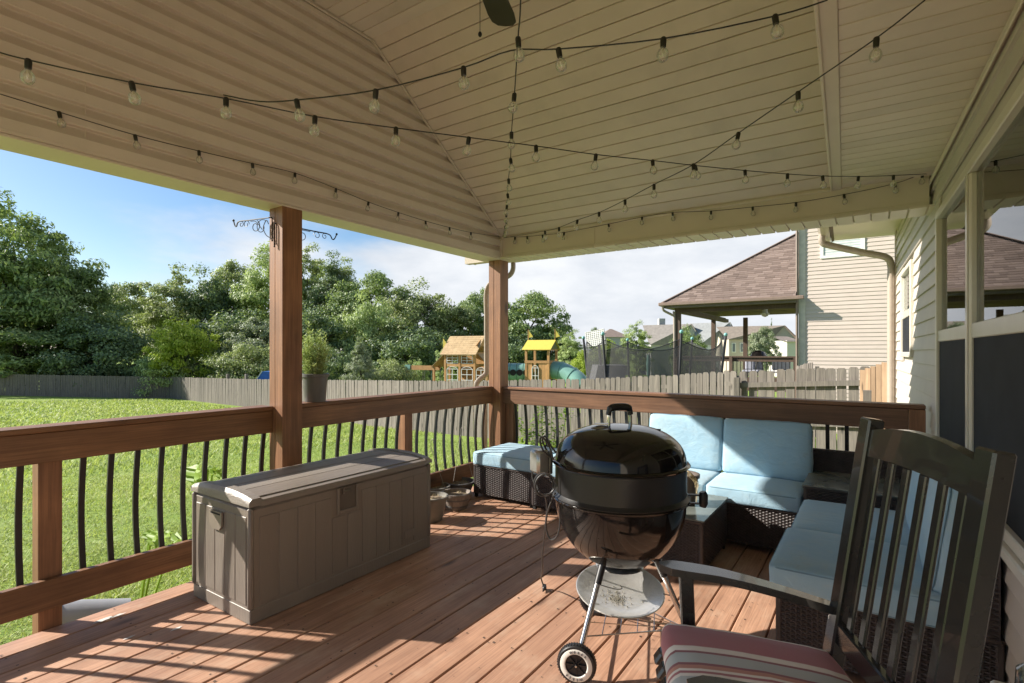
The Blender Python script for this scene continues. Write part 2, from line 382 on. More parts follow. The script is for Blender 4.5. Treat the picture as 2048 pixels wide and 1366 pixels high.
# ================================================================== porch roof (vault, gable end, beams)
GX, FY, BZ, CZ, FZ, YF = -3.06, 4.30, 2.225, 2.44, 3.604, 2.659
YN0, YN1 = 1.24, -.40
roof = thing('porch_roof', 'beige vinyl porch roof with vaulted panelled ceiling over the deck', 'porch roof', (-1.5, 2, 3))
# gable siding: Dutch lap courses clipped by the vault line
def yclip(z):
    if z <= CZ: return (YN1, FY)
    k = (z - CZ) / (FZ - CZ); return (YN1 + (YN0-YN1)*k, FY + (YF-FY)*k)
CR = .1085; z = BZ + .012; i = 0
while z < FZ - .005:
    h = min(CR, FZ - z); b = MB(); prof = [(-.020, 0), (.013, .0), (.0145, .005), (.0130, .0085), (.0120, h*.50), (-.020, h*.93), (-.020, h)]
    vs_ = []; ends = []
    for (o, dz) in prof:
        y0, y1 = yclip(z + dz); vs_.append((GX + o - .002, y0, z+dz)); ends.append((GX + o - .002, y1, z+dz))
    n_ = len(prof); fs = [(k, k+1, n_+k+1, n_+k) for k in range(n_-1)]
    b.add(vs_ + ends, fs); b.build('gable_siding_course', m_vinyl, roof); z += CR; i += 1
b = MB(); b.box(GX - .20, GX - .024, YN1 - .2, FY + .2, BZ + .003, CZ + .0)
b.prism([(GX-.20, YN1-.1, CZ+.001), (GX-.20, FY+.1, CZ+.001), (GX-.20, YF, FZ+.05), (GX-.20, YN0, FZ+.05)], (.176, 0, 0))
b.build('gable_wall', m_vinyl, roof)
b = MB(); b.box(GX - .21, GX + .006, YN1 - .2, FY + .2, BZ - .012, BZ + .002, ch=.003); b.build('beam_wrap', m_trim, roof)
b = MB(); b.box(GX - .012, GX + .012, YN1, FY - .002, BZ + .003, BZ + .013, ch=.002); b.build('starter_trim', m_trim, roof)
for yy in (.93, 3.36):                     # butt joints of the vinyl
    MB().box(GX + .0005, GX + .004, yy, yy+.004, BZ+.016, BZ + .34).build('siding_seam', m_trim, roof)
# sloped and flat ceiling panels: narrow soffit ribs
def ribm(name, length, w=.1016, g=.009, d=.009):
    hw = w/2; poly = [(0,-hw,d),(0,-hw+.001,0),(0,-hw+.0016,-.0005),(0,hw-g,-.0005),(0,hw-g+.0012,0),(0,hw-.001,d),(0,hw,d)]
    poly = [(-length/2, p[1], p[2]) for p in poly]; return MB().prism(poly, (length, 0, 0)).mesh(name, m_soffit)
XL = -.15 - GX; rm = ribm('ceiling_panel', XL); xc = (GX - .15)/2
sl_v = Vector((0, YF - FY, FZ - CZ)); sl_len = sl_v.length; sd = sl_v.normalized(); ang = atan2(sl_v.z, sl_v.y)
nrib = int(sl_len / .1016)
for i in range(nrib + 1):
    p = Vector((xc, FY, CZ)) + sd * (.0508 + .1016*i)
    put('ceiling_panel', rm, roof, p, rot=(ang - pi, 0, 0))
for i in range(int((YF - YN0)/.1016) + 1):
    y = YF - .0508 - .1016*i; put('ceiling_panel', rm, roof, (xc, y, FZ))
for i in range(nrib + 1):
    p = Vector((xc, YN1, CZ)) + Vector((0, -sd.y, sd.z)) * (.0508 + .1016*i)
    put('ceiling_panel', rm, roof, p, rot=(atan2(sd.z, -sd.y), 0, 0))
# vault edge trim on the gable
b = MB()
P = [(GX+.010, FY, CZ-.008), (GX+.010, YF, FZ-.012), (GX+.010, YN0, FZ-.012), (GX+.010, YN1, CZ-.008)]
for k in range(3): b.bar(P[k], P[k+1], .022, .016, up=(1,0,0), ch=.003)
for k in range(3): b.bar(Vector(P[k])+Vector((.012,0,-.012)), Vector(P[k+1])+Vector((.012,0,-.012)), .006, .010, up=(1,0,0), ch=.002)
b.build('vault_trim', m_trim, roof)
# far and near beams
for nm, y0, y1, sg in (('far_beam', FY, FY+.20, 1), ('near_beam', YN1-.20, YN1, -1)):
    b = MB(); b.box(GX-.2, .30, y0, y1, BZ+.006, CZ+.02); b.build(nm, m_trim, roof)
    b = MB(); yy = y0-.004 if sg > 0 else y1+.004
    b.box(GX+.001, .30, yy-.004, yy+.004, BZ+.0, BZ+.028, ch=.002); b.box(GX+.001, .30, yy-.006, yy+.006, CZ-.026, CZ-.004, ch=.003); b.build('beam_trim', m_trim, roof)
MB().box(GX+.001, GX+.022, FY-.022, FY-.001, BZ+.002, CZ-.02, ch=.003).build('corner_bead', m_trim, roof)
MB().box(-2.04, -2.036, FY-.0045, FY+.002, BZ+.03, CZ-.03).build('beam_seam', m_trim, roof)
vr = ribm('beam_soffit_panel', .27, .1016, .012, .014)
for i in range(34):
    put('beam_soffit_panel', vr, roof, (GX + .05 + i*.1016, FY + .115, BZ - .006), rz=pi/2)
# roof skin above the vault (keeps the sky out)
b = MB(); e = .14
def slab(p0, p1, x0, x1, t=.03):
    b.prism([(x0, p0[0], p0[1]), (x0, p1[0], p1[1]), (x0, p1[0], p1[1]+t), (x0, p0[0], p0[1]+t)], (x1-x0, 0, 0))
slab((FY+.34, CZ+.02), (1.95, FZ+.72), -3.62, .35); slab((1.95, FZ+.72), (YN1-.34, CZ+.02), -3.62, .35)
b.build('roof_slope', M_basic('roof shingle brown', (.14,.105,.09), .9, 0, .3, 40), roof)
b = MB(); b.box(GX-.62, GX-.20, YN1-.4, FY+.35, CZ+.20, CZ+.215); b.build('rake_soffit', m_trim, roof)
# gutter on the far eave with its downspout round the corner post
b = MB(); gp = [(0, .0, 0), (0, .085, 0), (0, .115, .05), (0, .125, .12), (0, .118, .12), (0, .105, .055), (0, .08, .008), (0, .008, .008), (0, .008, .12), (0, 0, .12)]
b.prism([(-3.70, 4.60 + p[1], 2.275 + p[2]) for p in gp], (3.9, 0, 0)); b.box(-3.70, .2, 4.52, 4.598, 2.26, 2.40); b.box(-3.705, -3.700, 4.60, 4.72, 2.276, 2.39)
b.build('gutter', m_gutter, roof)
dsp = smoothpath([(-3.17,4.68,2.28), (-3.165,4.67,2.17), (-3.21,4.64,2.10), (-3.34,4.55,2.04), (-3.40,4.52,1.94), (-3.40,4.52,1.70)], 5) + smoothpath([(-3.40,4.52,1.14), (-3.405,4.51,1.06), (-3.45,4.44,.99), (-3.46,4.42,.93), (-3.43,4.47,.86), (-3.41,4.50,.74), (-3.41,4.5,.2), (-3.42,4.5,-.7)], 5)
m_ds = M_basic('downspout beige', (.38,.32,.265), .4, 0, .06, 9, .35, 60, (1,1,.4))
MB().tube(dsp, .04, 10, flat=(.030, .024)).build('downspout', m_ds, roof, smooth=True)

# ================================================================== our house wall (slightly out of square with the deck)
HR = radians(2.08)
house = thing('house', 'beige lap sided house wall with tall window along the right of the porch', 'house', (.328, 4.30, 0), HR, local=True)
# local frame: +y along the wall away from the camera, -x out of the wall
C4 = .1016
wins = [(-2.22, -.27, .66, 2.12), (1.17, 2.07, 1.25, 2.06)]          # y0,y1,z0,z1 openings in local y
def course(y0, y1, z, h=C4):
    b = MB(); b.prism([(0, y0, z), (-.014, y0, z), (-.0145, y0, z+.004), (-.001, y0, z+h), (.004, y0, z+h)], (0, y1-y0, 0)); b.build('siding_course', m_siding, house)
z = -.62
while z < 2.60:
    segs = [(-5.3, 2.90)]
    for (w0, w1, z0, z1) in wins:
        if z + C4 > z0 - .02 and z < z1 + .02:
            ns = []
            for (s0, s1) in segs:
                if s0 < w0 < s1 or s0 < w1 < s1: ns += [(s0, w0 - .01), (w1 + .01, s1)]
                else: ns.append((s0, s1))
            segs = ns
    for s0, s1 in segs: course(s0, s1, z)
    z += C4
b = MB(); b.box(.005, .15, -5.3, 2.9, -.7, .66); b.box(.005, .15, -5.3, 2.9, 2.12, 3.0); b.box(.005, .15, -5.3, -2.22, .66, 2.12); b.box(.005, .15, -.27, 2.9, .66, 1.25)
b.box(.005, .15, -.27, 1.17, 1.25, 2.12); b.box(.005, .15, 2.07, 2.9, 1.25, 2.12)
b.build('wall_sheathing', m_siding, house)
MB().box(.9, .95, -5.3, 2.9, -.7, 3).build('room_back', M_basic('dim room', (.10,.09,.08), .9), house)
b = MB(); b.box(-.02, .05, 2.86, 2.93, -.65, 2.62, ch=.006); b.build('corner_trim', m_trim, house)
# windows
m_frame = M_basic('window frame', (.60,.56,.48), .3, 0, .04, 6)
m_sash = M_basic('window sash', (.55,.52,.46), .22, 0, .04, 6)
m_pane = M_glass('window glass', (.85,.9,.9), .16, 1.0)
m_screen = M_basic('insect screen', (.024,.026,.030), .7, 0, .2, 6, .4, 900)
m_screen.node_tree.nodes['Principled BSDF'].inputs['Specular IOR Level'].default_value = .12
def window(y0, y1, z0, z1, zm, split):
    w = MB(); t = .045
    w.box(-.03, .03, y0, y0+t, z0, z1, ch=.004); w.box(-.03, .03, y1-t, y1, z0, z1, ch=.004); w.box(-.031, .03, y0+t, y1-t, z1-t, z1, ch=.004); w.box(-.034, .03, y0+t, y1-t, z0, z0+t, ch=.004)
    o = w.build('window', m_frame, house)
    cells = [(y0+t, y1-t)]
    if split:
        ym = (y0+y1)/2; mu = MB(); mu.box(-.028, .03, ym-.045, ym+.045, z0+t, z1-t, ch=.008); mu.box(-.033, -.027, ym-.02, ym+.02, z0+t, z1-t, ch=.002); put('mullion', mu.mesh('mullion', m_sash), o); cells = [(y0+t, ym-.045), (ym+.045, y1-t)]
    for a, c_ in cells:
        put('pane', MB().box(-.004, 0, a, c_, zm, z1-t).mesh('pane', m_pane), o)
        put('meeting_rail', MB().box(-.022, .02, a, c_, zm-.035, zm+.03, ch=.004).mesh('meeting_rail', m_sash), o)
        put('screen', MB().box(-.014, -.011, a, c_, z0+t, zm-.035).mesh('screen', m_screen), o)
        put('pane', MB().box(.004, .008, a, c_, z0+t, zm-.035).mesh('pane', m_pane), o)
window(-2.22, -.27, .66, 2.12, 1.39, True)
window(1.17, 2.07, 1.25, 2.06, 1.64, False)
m_blind = M_basic('pale blind', (.52,.49,.44), .7)
b = MB()
for k in range(9): b.box(.03, .05, 1.22, 2.02, 1.66+k*.042, 1.695+k*.042)
b.build('blind', m_blind, house)
b = MB(); b.box(-.05, .03, -2.25, -.24, .615, .658, ch=.006); b.build('window_sill', m_frame, house)
# eave soffit over the porch
er = ribm('soffit_panel', .50)
for i in range(50): put('soffit_panel', er, house, (-.252, -.05 - .1016*i, 2.42), world=False)
b = MB(); b.box(-.565, -.503, -5.1, 0, 2.414, 2.432, ch=.003); b.box(-.57, -.556, -5.1, 0, 2.406, 2.45, ch=.003); b.build('soffit_edge_trim', m_trim, house)
b = MB(); b.box(-.022, 0, -5.1, 0, 2.385, 2.414, ch=.006); b.box(-.03, -.02, -5.1, 0, 2.36, 2.39, ch=.004); b.build('wall_top_trim', m_trim, house)
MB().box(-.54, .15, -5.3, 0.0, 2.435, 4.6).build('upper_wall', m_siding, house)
# eave, gutter and downspout beyond the porch
b = MB(); b.box(-.62, .1, .22, 3.1, 2.62, 2.64); b.build('eave_soffit', m_soffit, house)
b = MB(); b.prism([(-.62, .30, 2.60), (-.62, .30, 2.74), (.1, .30, 3.25), (.1, .30, 3.10)], (0, 2.8, 0)); b.build('eave_roof', M_basic('house shingle', (.14,.105,.09), .9, 0, .3, 40), house)
b = MB(); b.prism([(-.625 - p[1], .25, 2.595 + p[2]) for p in gp], (0, 2.75, 0)); b.build('gutter', m_gutter, house)
dp = smoothpath([(-.70, 2.60, 2.62), (-.70, 2.62, 2.53), (-.62, 2.66, 2.49), (-.30, 2.80, 2.40), (-.10, 2.86, 2.34), (-.055, 2.88, 2.25), (-.055, 2.88, 2.1)], 5) + [Vector((-.055, 2.88, -.6))]
MB().tube(dp, .045, 12, flat=(.044, .036)).build('downspout', m_ds, house, smooth=True)

# ================================================================== porch posts
def post6(label, x0, y0):
    t = thing('porch_post', label, 'post', (x0-.07, y0+.07, 0)); w = .14
    # square timber with a drying check in the face towards -y
    sp = [(x0, y0), (x0, y0+w), (x0-w, y0+w), (x0-w, y0), (x0-.082, y0), (x0-.079, y0+.022), (x0-.076, y0)]
    b = MB(); b.prism([(p[0], p[1], -.6) for p in sp], (0, 0, 2.82)); b.build('timber', m_post, t)
    b = MB(); b.box(x0+.001, x0-w-.001, y0-.001, y0+w+.001, 2.212, 2.226); b.build('cap_flashing', m_trim, t); return t
post6('reddish stained square timber post standing between the two side railings', -3.06, 1.938)
post6('reddish stained square timber post at the far deck corner', -3.06, 4.29)
post6('reddish stained square timber post at the near deck corner', -3.06, -.54)

# ================================================================== railings
def bal_mesh(nm, bow):
    pts = []
    for k in range(17):
        t = k/16; z = .165 + (.80-.165)*t; q = max(0, 1 - abs(t-.46)/.46) if t < .46 else max(0, 1-(t-.46)/.54)
        o = .034*sin(pi*t)
        pts.append((bow[0]*o, bow[1]*o, z))
    b = MB(); hw = .0125; hd = .007
    for i, p in enumerate(pts): pass
    n_ = len(pts); vs_ = []
    for p in pts:
        if abs(bow[0]) > 0: vs_ += [(p[0]-hd, p[1]-hw, p[2]), (p[0]+hd, p[1]-hw, p[2]), (p[0]+hd, p[1]+hw, p[2]), (p[0]-hd, p[1]+hw, p[2])]
        else: vs_ += [(p[0]-hw, p[1]-hd, p[2]), (p[0]+hw, p[1]-hd, p[2]), (p[0]+hw, p[1]+hd, p[2]), (p[0]-hw, p[1]+hd, p[2])]
    fs = [(i*4+k, i*4+(k+1)%4, i*4+4+(k+1)%4, i*4+4+k) for i in range(n_-1) for k in range(4)]
    b.add(vs_, fs + [(3,2,1,0), tuple(range(4*n_-4, 4*n_))]); return b.mesh(nm, m_black, True)
bal_y = bal_mesh('baluster', (-1, 0)); bal_x = bal_mesh('baluster', (0, 1))
RX = -3.162    # inner face of the side rail boards
RTOP = .950
def rail_y(label, y0, y1, posts, b0, bn):
    t = thing('deck_railing', label, 'railing', (RX, (y0+y1)/2, 0), group='railings round the deck')
    MB().box(RX-.125, RX+.012, y0, y1, RTOP-.026, RTOP, ch=.004).build('cap_rail', m_rail_y, t)
    MB().box(RX-.036, RX, y0, y1, RTOP-.026-.142, RTOP-.028, ch=.003).build('top_rail', m_rail_y, t)
    MB().box(RX-.036, RX, y0, y1, .098, .236, ch=.003).build('bottom_rail', m_rail_y, t)
    for p in posts: MB().box(RX-.127, RX-.038, p, p+.089, -.5, RTOP-.03, ch=.003).build('rail_post', m_post, t)
    for k in range(bn):
        y = b0 + k*.117
        if any(p-.02 < y < p+.105 for p in posts): continue
        put('baluster', bal_y, t, (RX-.050, y, 0))
rail_y('reddish wooden side railing with bowed black balusters, near the storage box', -.40, 1.937, [.797], -.33+.015, 20)
rail_y('reddish wooden side railing with bowed black balusters, behind the hanging pots', 2.079, 4.289, [3.13], 2.14, 19)
t = thing('deck_railing', 'reddish wooden railing with bowed black balusters behind the wicker sofa', 'railing', (-1.4, 4.42, 0), group='railings round the deck')
RY = 4.335; x0, x1 = -3.059, .285
MB().box(x0, x1, RY-.012, RY+.125, RTOP-.026, RTOP, ch=.004).build('cap_rail', m_rail_x, t)
MB().box(x0, x1-.09, RY, RY+.036, RTOP-.168, RTOP-.028, ch=.003).build('top_rail', m_rail_x, t)
MB().box(x0, x1, RY, RY+.036, .098, .236, ch=.003).build('bottom_rail', m_rail_x, t)
MB().box(x1-.088, x1, RY-.002, RY+.09, 0, RTOP-.03, ch=.003).build('rail_post', m_post, t)
for p in (-1.40, -3.055): MB().box(p, p+.089, RY+.038, RY+.127, -.5, RTOP-.03, ch=.003).build('rail_post', m_post, t)
for k in range(28):
    x = -2.945 + k*.1165
    if -1.42 < x < -1.29 or x > .17: continue
    put('baluster', bal_x, t, (x, RY+.050, 0))
# ================================================================== scroll brackets on the post
m_iron = M_basic('dark iron', (.035,.033,.032), .45, .6, .2, 30)
def spiral(c, r0, turns, a0, sgn, ex, k=22):
    out = []
    for i in range(k+1):
        t = i/k; a = a0 + sgn*2*pi*turns*t; r = r0*(1-.62*t); out.append(Vector(c) + ex*(r*cos(a)) + Vector((0,0,1))*(r*sin(a)))
    return out
def bracket(label, base, ex, ln):
    ex = Vector(ex).normalized(); base = Vector(base); Z = Vector((0,0,1)); t = thing('scroll_bracket', label, 'bracket', base)
    MB().tube(smoothpath([base + Z*-.055, base + Z*.075, base + Z*.088 + ex*.012, base + Z*.09 + ex*.03, base + Z*.09 + ex*(ln*.6), base + Z*.09 + ex*(ln*.86), base + Z*.062 + ex*(ln*.92), base + Z*.066 + ex*(ln*.96), base + Z*.10 + ex*ln], 4), .0042, 6).build('arm', m_iron, t, True)
    b = MB()
    b.tube(spiral(base+ex*.09+Z*.035, .052, .9, 2.3, -1, ex), .0025, 5); b.tube(smoothpath([base+Z*-.045, base+ex*.05+Z*-.02, base+ex*.075+Z*.03, base+ex*.05+Z*.075, base+ex*.03+Z*.05]), .0028, 5)
    b.build('scroll', m_iron, t, True)
    b = MB(); b.tube(spiral(base+ex*(ln*.42)+Z*.045, .040, 1.1, 1.9, 1, ex), .0025, 5); b.build('scroll', m_iron, t, True)
    b = MB(); b.tube(smoothpath([base+ex*.085+Z*.02, base+ex*.14+Z*.075, base+ex*(ln*.55)+Z*.082]), .0025, 5); b.build('scroll', m_iron, t, True)
    b = MB(); b.tube(spiral(base+ex*(ln*.66)+Z*.066, .026, 1.1, 3.2, -1, ex), .0022, 5); b.build('scroll', m_iron, t, True)
    b = MB(); b.tube(spiral(base+ex*(ln*.79)+Z*.070, .020, 1.1, 1.2, 1, ex), .0022, 5); b.build('scroll', m_iron, t, True)
    MB().ball(base + Z*.102 + ex*ln, .008, 8, 6).build('finial', m_iron, t, True)
    MB().ball(base + Z*-.058, .006, 8, 6).build('finial', m_iron, t, True)
bracket('scrolled iron plant bracket pointing left off the wooden post', (-3.150, 1.925, 2.060), (-.98, -.20, 0), .34)
bracket('scrolled iron plant bracket pointing right behind the wooden post', (-3.125, 1.925, 2.020), (.03, 1, 0), .46)

# ================================================================== storage box
m_box = M_basic('taupe resin', (.20,.166,.136), .5, 0, .10, 5, .5, 120, (1,1,.12), dirt=(.215,.185,.155), dirts=1.8)
m_lid = M_basic('taupe resin lid', (.21,.178,.150), .45, 0, .12, 6, .6, 110, (.6,.1,1), dirt=(.27,.24,.21), dirts=2.1)
bx0, bx1, by0, by1, bh = -2.985, -2.432, 1.372, 2.612, .556
t = thing('storage_box', 'long taupe plastic deck storage box with plank pattern beside the railing', 'storage box', ((bx0+bx1)/2, (by0+by1)/2, 0))
b = MB(); b.box(bx0+.006, bx1-.006, by0+.006, by1-.006, .0, bh, ch=.018); b.build('body', m_box, t, True)
n_ = 11; w = (by1-by0-.10)/n_
pm = MB().box(-.002, .0035, -w/2+.0016, w/2-.0016, .085, bh-.055, ch=.0015).mesh('front_panel', m_box)
for k in range(n_):
    yy = by0+.05+w*(k+.5)
    if 4 <= k <= 5: put('front_panel', MB().box(-.002, .0035, -w/2+.0016, w/2-.0016, .085, bh-.17, ch=.0015).mesh('front_panel', m_box), t, (bx1-.006, yy, 0))
    else: put('front_panel', pm, t, (bx1-.006, yy, 0))
w2 = (bx1-bx0-.07)/5; pm2 = MB().box(-w2/2+.0016, w2/2-.0016, -.0040, .002, .085, bh-.05, ch=.003).mesh('end_panel', m_box)
for k in range(5): put('end_panel', pm2, t, (bx0+.035+w2*(k+.5), by0+.006, 0))
b = MB(); b.box(bx0+.003, bx1-.0015, by0+.0035, by1-.001, .0, .07, ch=.004); b.build('base_skirt', m_box, t)
for cx, cy in ((bx1, by0), (bx1, by1), (bx0, by0)):
    MB().box(cx-(.024 if cx == bx1 else .004), cx+(.004 if cx == bx1 else .024), cy-(.004 if cy == by0 else .024), cy+(.024 if cy == by0 else .004), .069, bh-.002, ch=.009).build('corner_post', m_box, t, True)
# latch recess and end grip
ym = by0 + .05 + w*5.0
b = MB(); b.box(bx1-.002, bx1+.006, ym-.072, ym-.056, bh-.155, bh-.012, ch=.003); b.box(bx1-.002, bx1+.006, ym+.056, ym+.072, bh-.155, bh-.012, ch=.003); b.box(bx1-.002, bx1+.006, ym-.056, ym+.056, bh-.155, bh-.138, ch=.003); b.build('latch_frame', m_box, t)
MB().box(bx1-.006, bx1-.0015, ym-.056, ym+.056, bh-.138, bh-.012).build('latch_recess', M_basic('recess shade', (.11,.09,.072), .6), t)
b = MB(); b.tube([(bx1+.002, ym-.03, bh-.035), (bx1+.002, ym+.012, bh-.035)], .006, 8); b.box(bx1-.001, bx1+.005, ym-.036, ym-.026, bh-.05, bh-.02); b.build('latch', M_basic('latch metal', (.25,.23,.2), .35, .8), t)
xg = (bx0+bx1)/2 - .02
b = MB(); b.prism([(xg-.06, by0-.010, bh-.06), (xg+.06, by0-.010, bh-.06), (xg+.06, by0-.010, bh-.125), (xg+.035, by0-.010, bh-.15), (xg-.035, by0-.010, bh-.15), (xg-.06, by0-.010, bh-.125)], (0, .008, 0)); b.build('end_grip', M_basic('grip', (.23,.19,.155), .4), t)
b = MB(); b.prism([(xg-.045, by0-.0115, bh-.066), (xg+.045, by0-.0115, bh-.066), (xg+.045, by0-.0115, bh-.074), (xg-.045, by0-.0115, bh-.074)], (0, .003, 0)); b.build('grip_shade', m_dark, t)  # thin dark strip: shadow inside the grip, put in as colour
if False:
    b = MB(); b.prism([(xg-.05, by0-.0125, bh-.068), (xg+.03, by0-.0125, bh-.068), (xg-.04, by0-.0125, bh-.10)], (0, .002, 0)); b.build('grip_shade', m_dark, t)
MB().box(bx1+.0015, bx1+.004, by1-.24, by1-.14, .12, .165, ch=.001).build('emblem_plate', m_box, t)
# lid: crowned, in planks, with rolled end caps
def lidz(x):
    k = (x-(bx0+bx1)/2)/((bx1-bx0)/2); return bh + .034 + .024*(1-abs(k)**2.4)
b = MB(); K = 14; lx0, lx1 = bx0-.005, bx1+.007; poly = [(lx0, bh+.004), (lx0, bh+.028)] + [(lx0+.006+(lx1-lx0-.012)*i/K, lidz(bx0+(bx1-bx0)*i/K)) for i in range(K+1)] + [(lx1, bh+.026), (lx1, bh+.004)]
b.prism([(p[0], by0+.055, p[1]-.006) for p in poly], (0, by1-by0-.11, 0)); b.build('lid', m_lid, t, True)
for e0, e1 in ((by0-.006, by0+.056), (by1-.056, by1+.006)):
    b = MB(); out = e0 if e0 < by0 else e1; inn = e1 if e0 < by0 else e0
    rows = [(out, .0, .018), (out+(inn-out)*.06, .0, .008), (out+(inn-out)*.3, .006, .0), (inn, .006, .0)]; vs_ = []; 
    for (yy, up, sh) in rows:
        vs_ += [(p[0], yy, (p[1] + (up if i > 1 and i < len(poly)-2 else 0)) - (sh if 1 < i < len(poly)-2 else 0)) for i, p in enumerate(poly)]
    q = len(poly); fs = [(r*q+i, r*q+(i+1)%q, (r+1)*q+(i+1)%q, (r+1)*q+i) for r in range(3) for i in range(q)] + [tuple(range(q)), tuple(range(3*q, 4*q))]
    b.add(vs_, fs); b.build('lid_end', m_lid, t, True)
for k in range(4):
    xa = bx0+.03+(bx1-bx0-.06)*k/4+.003; xb = bx0+.03+(bx1-bx0-.06)*(k+1)/4-.003; b = MB()
    pr = [(xa+(xb-xa)*i/4, lidz(xa+(xb-xa)*i/4)-.004) for i in range(5)]
    b.prism([(p[0], by0+.06, p[1]+.003) for p in pr] + [(p[0], by0+.06, p[1]-.012) for p in pr[::-1]], (0, by1-by0-.12, 0)); b.build('lid_plank', m_lid, t)

# ================================================================== wicker furniture
m_wick = M_basic('dark wicker strand', (.050,.038,.035), .55, 0, .35, 30)
m_wickin = M_basic('wicker shade', (.012,.010,.009), .9)
m_cush, n, l, bs = newmat('pale blue cushion cloth')
vec = ocoord(n, l); c = ramp(n, l, tex(n, l, vec, 3.2, 8, .65), [(.30, (.29,.46,.59)), (.52, (.33,.50,.61)), (.72, (.40,.53,.58))])
c = mix(n, l, ramp(n, l, tex(n, l, vec, 13, 8, .7), [(.50, (0,)*3), (.74, (.35,)*3)]), c, (.45,.52,.51))
c = mix(n, l, ramp(n, l, tex(n, l, vec, 6.5, 9, .75), [(.62, (0,)*3), (.74, (.6,)*3)]), c, (.24,.29,.28))
c = hsvrand(n, l, c, .05); l.new(c, bs.inputs['Base Color']); bs.inputs['Roughness'].default_value = .9; bs.inputs['Sheen Weight'].default_value = .15
b1 = bumpn(n, l, tex(n, l, ocoord(n, l, (1,1.6,1)), 9, 6, .6, .8), .38, .018); b2 = bumpn(n, l, tex(n, l, vec, 420, 2), .3, .002, b1); l.new(b2, bs.inputs['Normal'])
m_pipe = M_basic('blue piping', (.17,.29,.38), .8)
def weave_mesh(wd, ht, nm='weave'):
    """woven panel in the plane y=0 facing -y, x 0..wd, z 0..ht"""
    b = MB(); rp = .0092; st = .019; rows = int(ht/rp); ns = int(wd/st)
    for r in range(rows):
        z0 = r*rp+.0006; z1 = z0+rp-.0012; zm = (z0+z1)/2; i0 = len(b.v); cnt = 0
        for k in range(2*ns+1):
            x = wd*k/(2*ns); ph = (k/2 + r) ; o = -.0042*cos(pi*ph)
            b.v += [(x, o+.0012, z0), (x, o-.0012, zm), (x, o+.0012, z1)]; cnt += 1
        for k in range(cnt-1):
            q = i0+3*k; b.f += [(q, q+3, q+4, q+1), (q+1, q+4, q+5, q+2)]
    for k in range(ns+1):
        x = wd*k/ns; b.box(x-.003, x+.003, -.0012, .0018, 0, ht)
    return b.mesh(nm, m_wick, True, fix=False)
WV = {}
def weave(wd, ht):
    key = (round(wd,3), round(ht,3))
    if key not in WV: WV[key] = weave_mesh(wd, ht)
    return WV[key]
def wicker_base(t, x0, x1, y0, y1, z0, z1, sides='snwe'):
    for s in sides:
        if s == 's': o = put('weave', weave(x1-x0-.03, z1-z0), t, (x0+.015, y0, z0))
        if s == 'n': o = put('weave', weave(x1-x0-.03, z1-z0), t, (x1-.015, y1, z0), rz=pi)
        if s == 'w': o = put('weave', weave(y1-y0-.03, z1-z0), t, (x0, y1-.015, z0), rz=-pi/2)
        if s == 'e': o = put('weave', weave(y1-y0-.03, z1-z0), t, (x1, y0+.015, z0), rz=pi/2)
        tag(o, kind='stuff')
    b = MB(); b.box(x0+.012, x1-.012, y0+.012, y1-.012, z0+.01, z1-.004); b.build('inner_frame', m_wickin, t)
    for cx in (x0, x1):
        for cy in (y0, y1):
            sx = 1 if cx == x0 else -1; sy = 1 if cy == y0 else -1
            MB().box(cx - sx*.003, cx + sx*.020, cy - sy*.003, cy + sy*.020, z0-.002, z1, ch=.005).build('corner_wrap', m_wick, t)
            MB().box(cx + sx*.005, cx + sx*.03, cy + sy*.005, cy + sy*.03, 0, z0+.004).build('foot', m_dark, t)
    b = MB()
    for p, q in (((x0,y0),(x1,y0)), ((x1,y0),(x1,y1)), ((x1,y1),(x0,y1)), ((x0,y1),(x0,y0))):
        b.bar((p[0],p[1],z1), (q[0],q[1],z1), .018, .016, ch=.005)
    b.build('top_rim', m_wick, t)
def cushion_mesh(sx, sy, sz, r=.035, puff=.012, seed=0, wr=.0035, mat=None):
    """soft box centred in x,y with its base at z=0"""
    N_ = 12; h = Vector((sx/2, sy/2, sz/2)); r = min(r, sz/2*.95)
    bm = bmesh.new(); bmesh.ops.create_cube(bm, size=2); bmesh.ops.subdivide_edges(bm, edges=bm.edges, cuts=N_-1, use_grid_fill=True)
    for v in bm.verts:
        p = v.co.copy(); q = Vector()
        for i in range(3):
            s_ = p[i]; e_ = abs(s_); e_ = (e_ if e_ < .6 else .6 + .4*sin((e_-.6)/.4*pi/2)); q[i] = (1 if s_ > 0 else -1)*e_*h[i] if abs(s_) < .999 else s_*h[i]
        c = Vector([max(-h[i]+r, min(h[i]-r, q[i])) for i in range(3)]); d = q - c
        if d.length > 1e-6: q = c + d.normalized()*r
        fx = max(0, 1-(q.x/h.x)**2); fy = max(0, 1-(q.y/h.y)**2); fz = max(0, 1-(q.z/h.z)**2)
        if q.z > 0: q.z += puff*sqrt(fx*fy)*1.2
        q.x += (1 if q.x > 0 else -1)*puff*.35*fy*fz*(abs(q.x)/h.x)**3; q.y += (1 if q.y > 0 else -1)*puff*.35*fx*fz*(abs(q.y)/h.y)**3
        nn = noise.noise(Vector((q.x*9+seed*7, q.y*9, q.z*9)))*wr + noise.noise(Vector((q.x*24+seed*3, q.y*22, q.z*22)))*wr*.45
        q += q.normalized()*nn; q.z += h.z; v.co = q
    me = bpy.data.meshes.new('cushion'); bm.to_mesh(me); bm.free(); me.materials.append(mat or m_cush)
    me.polygons.foreach_set('use_smooth', [True]*len(me.polygons)); return me
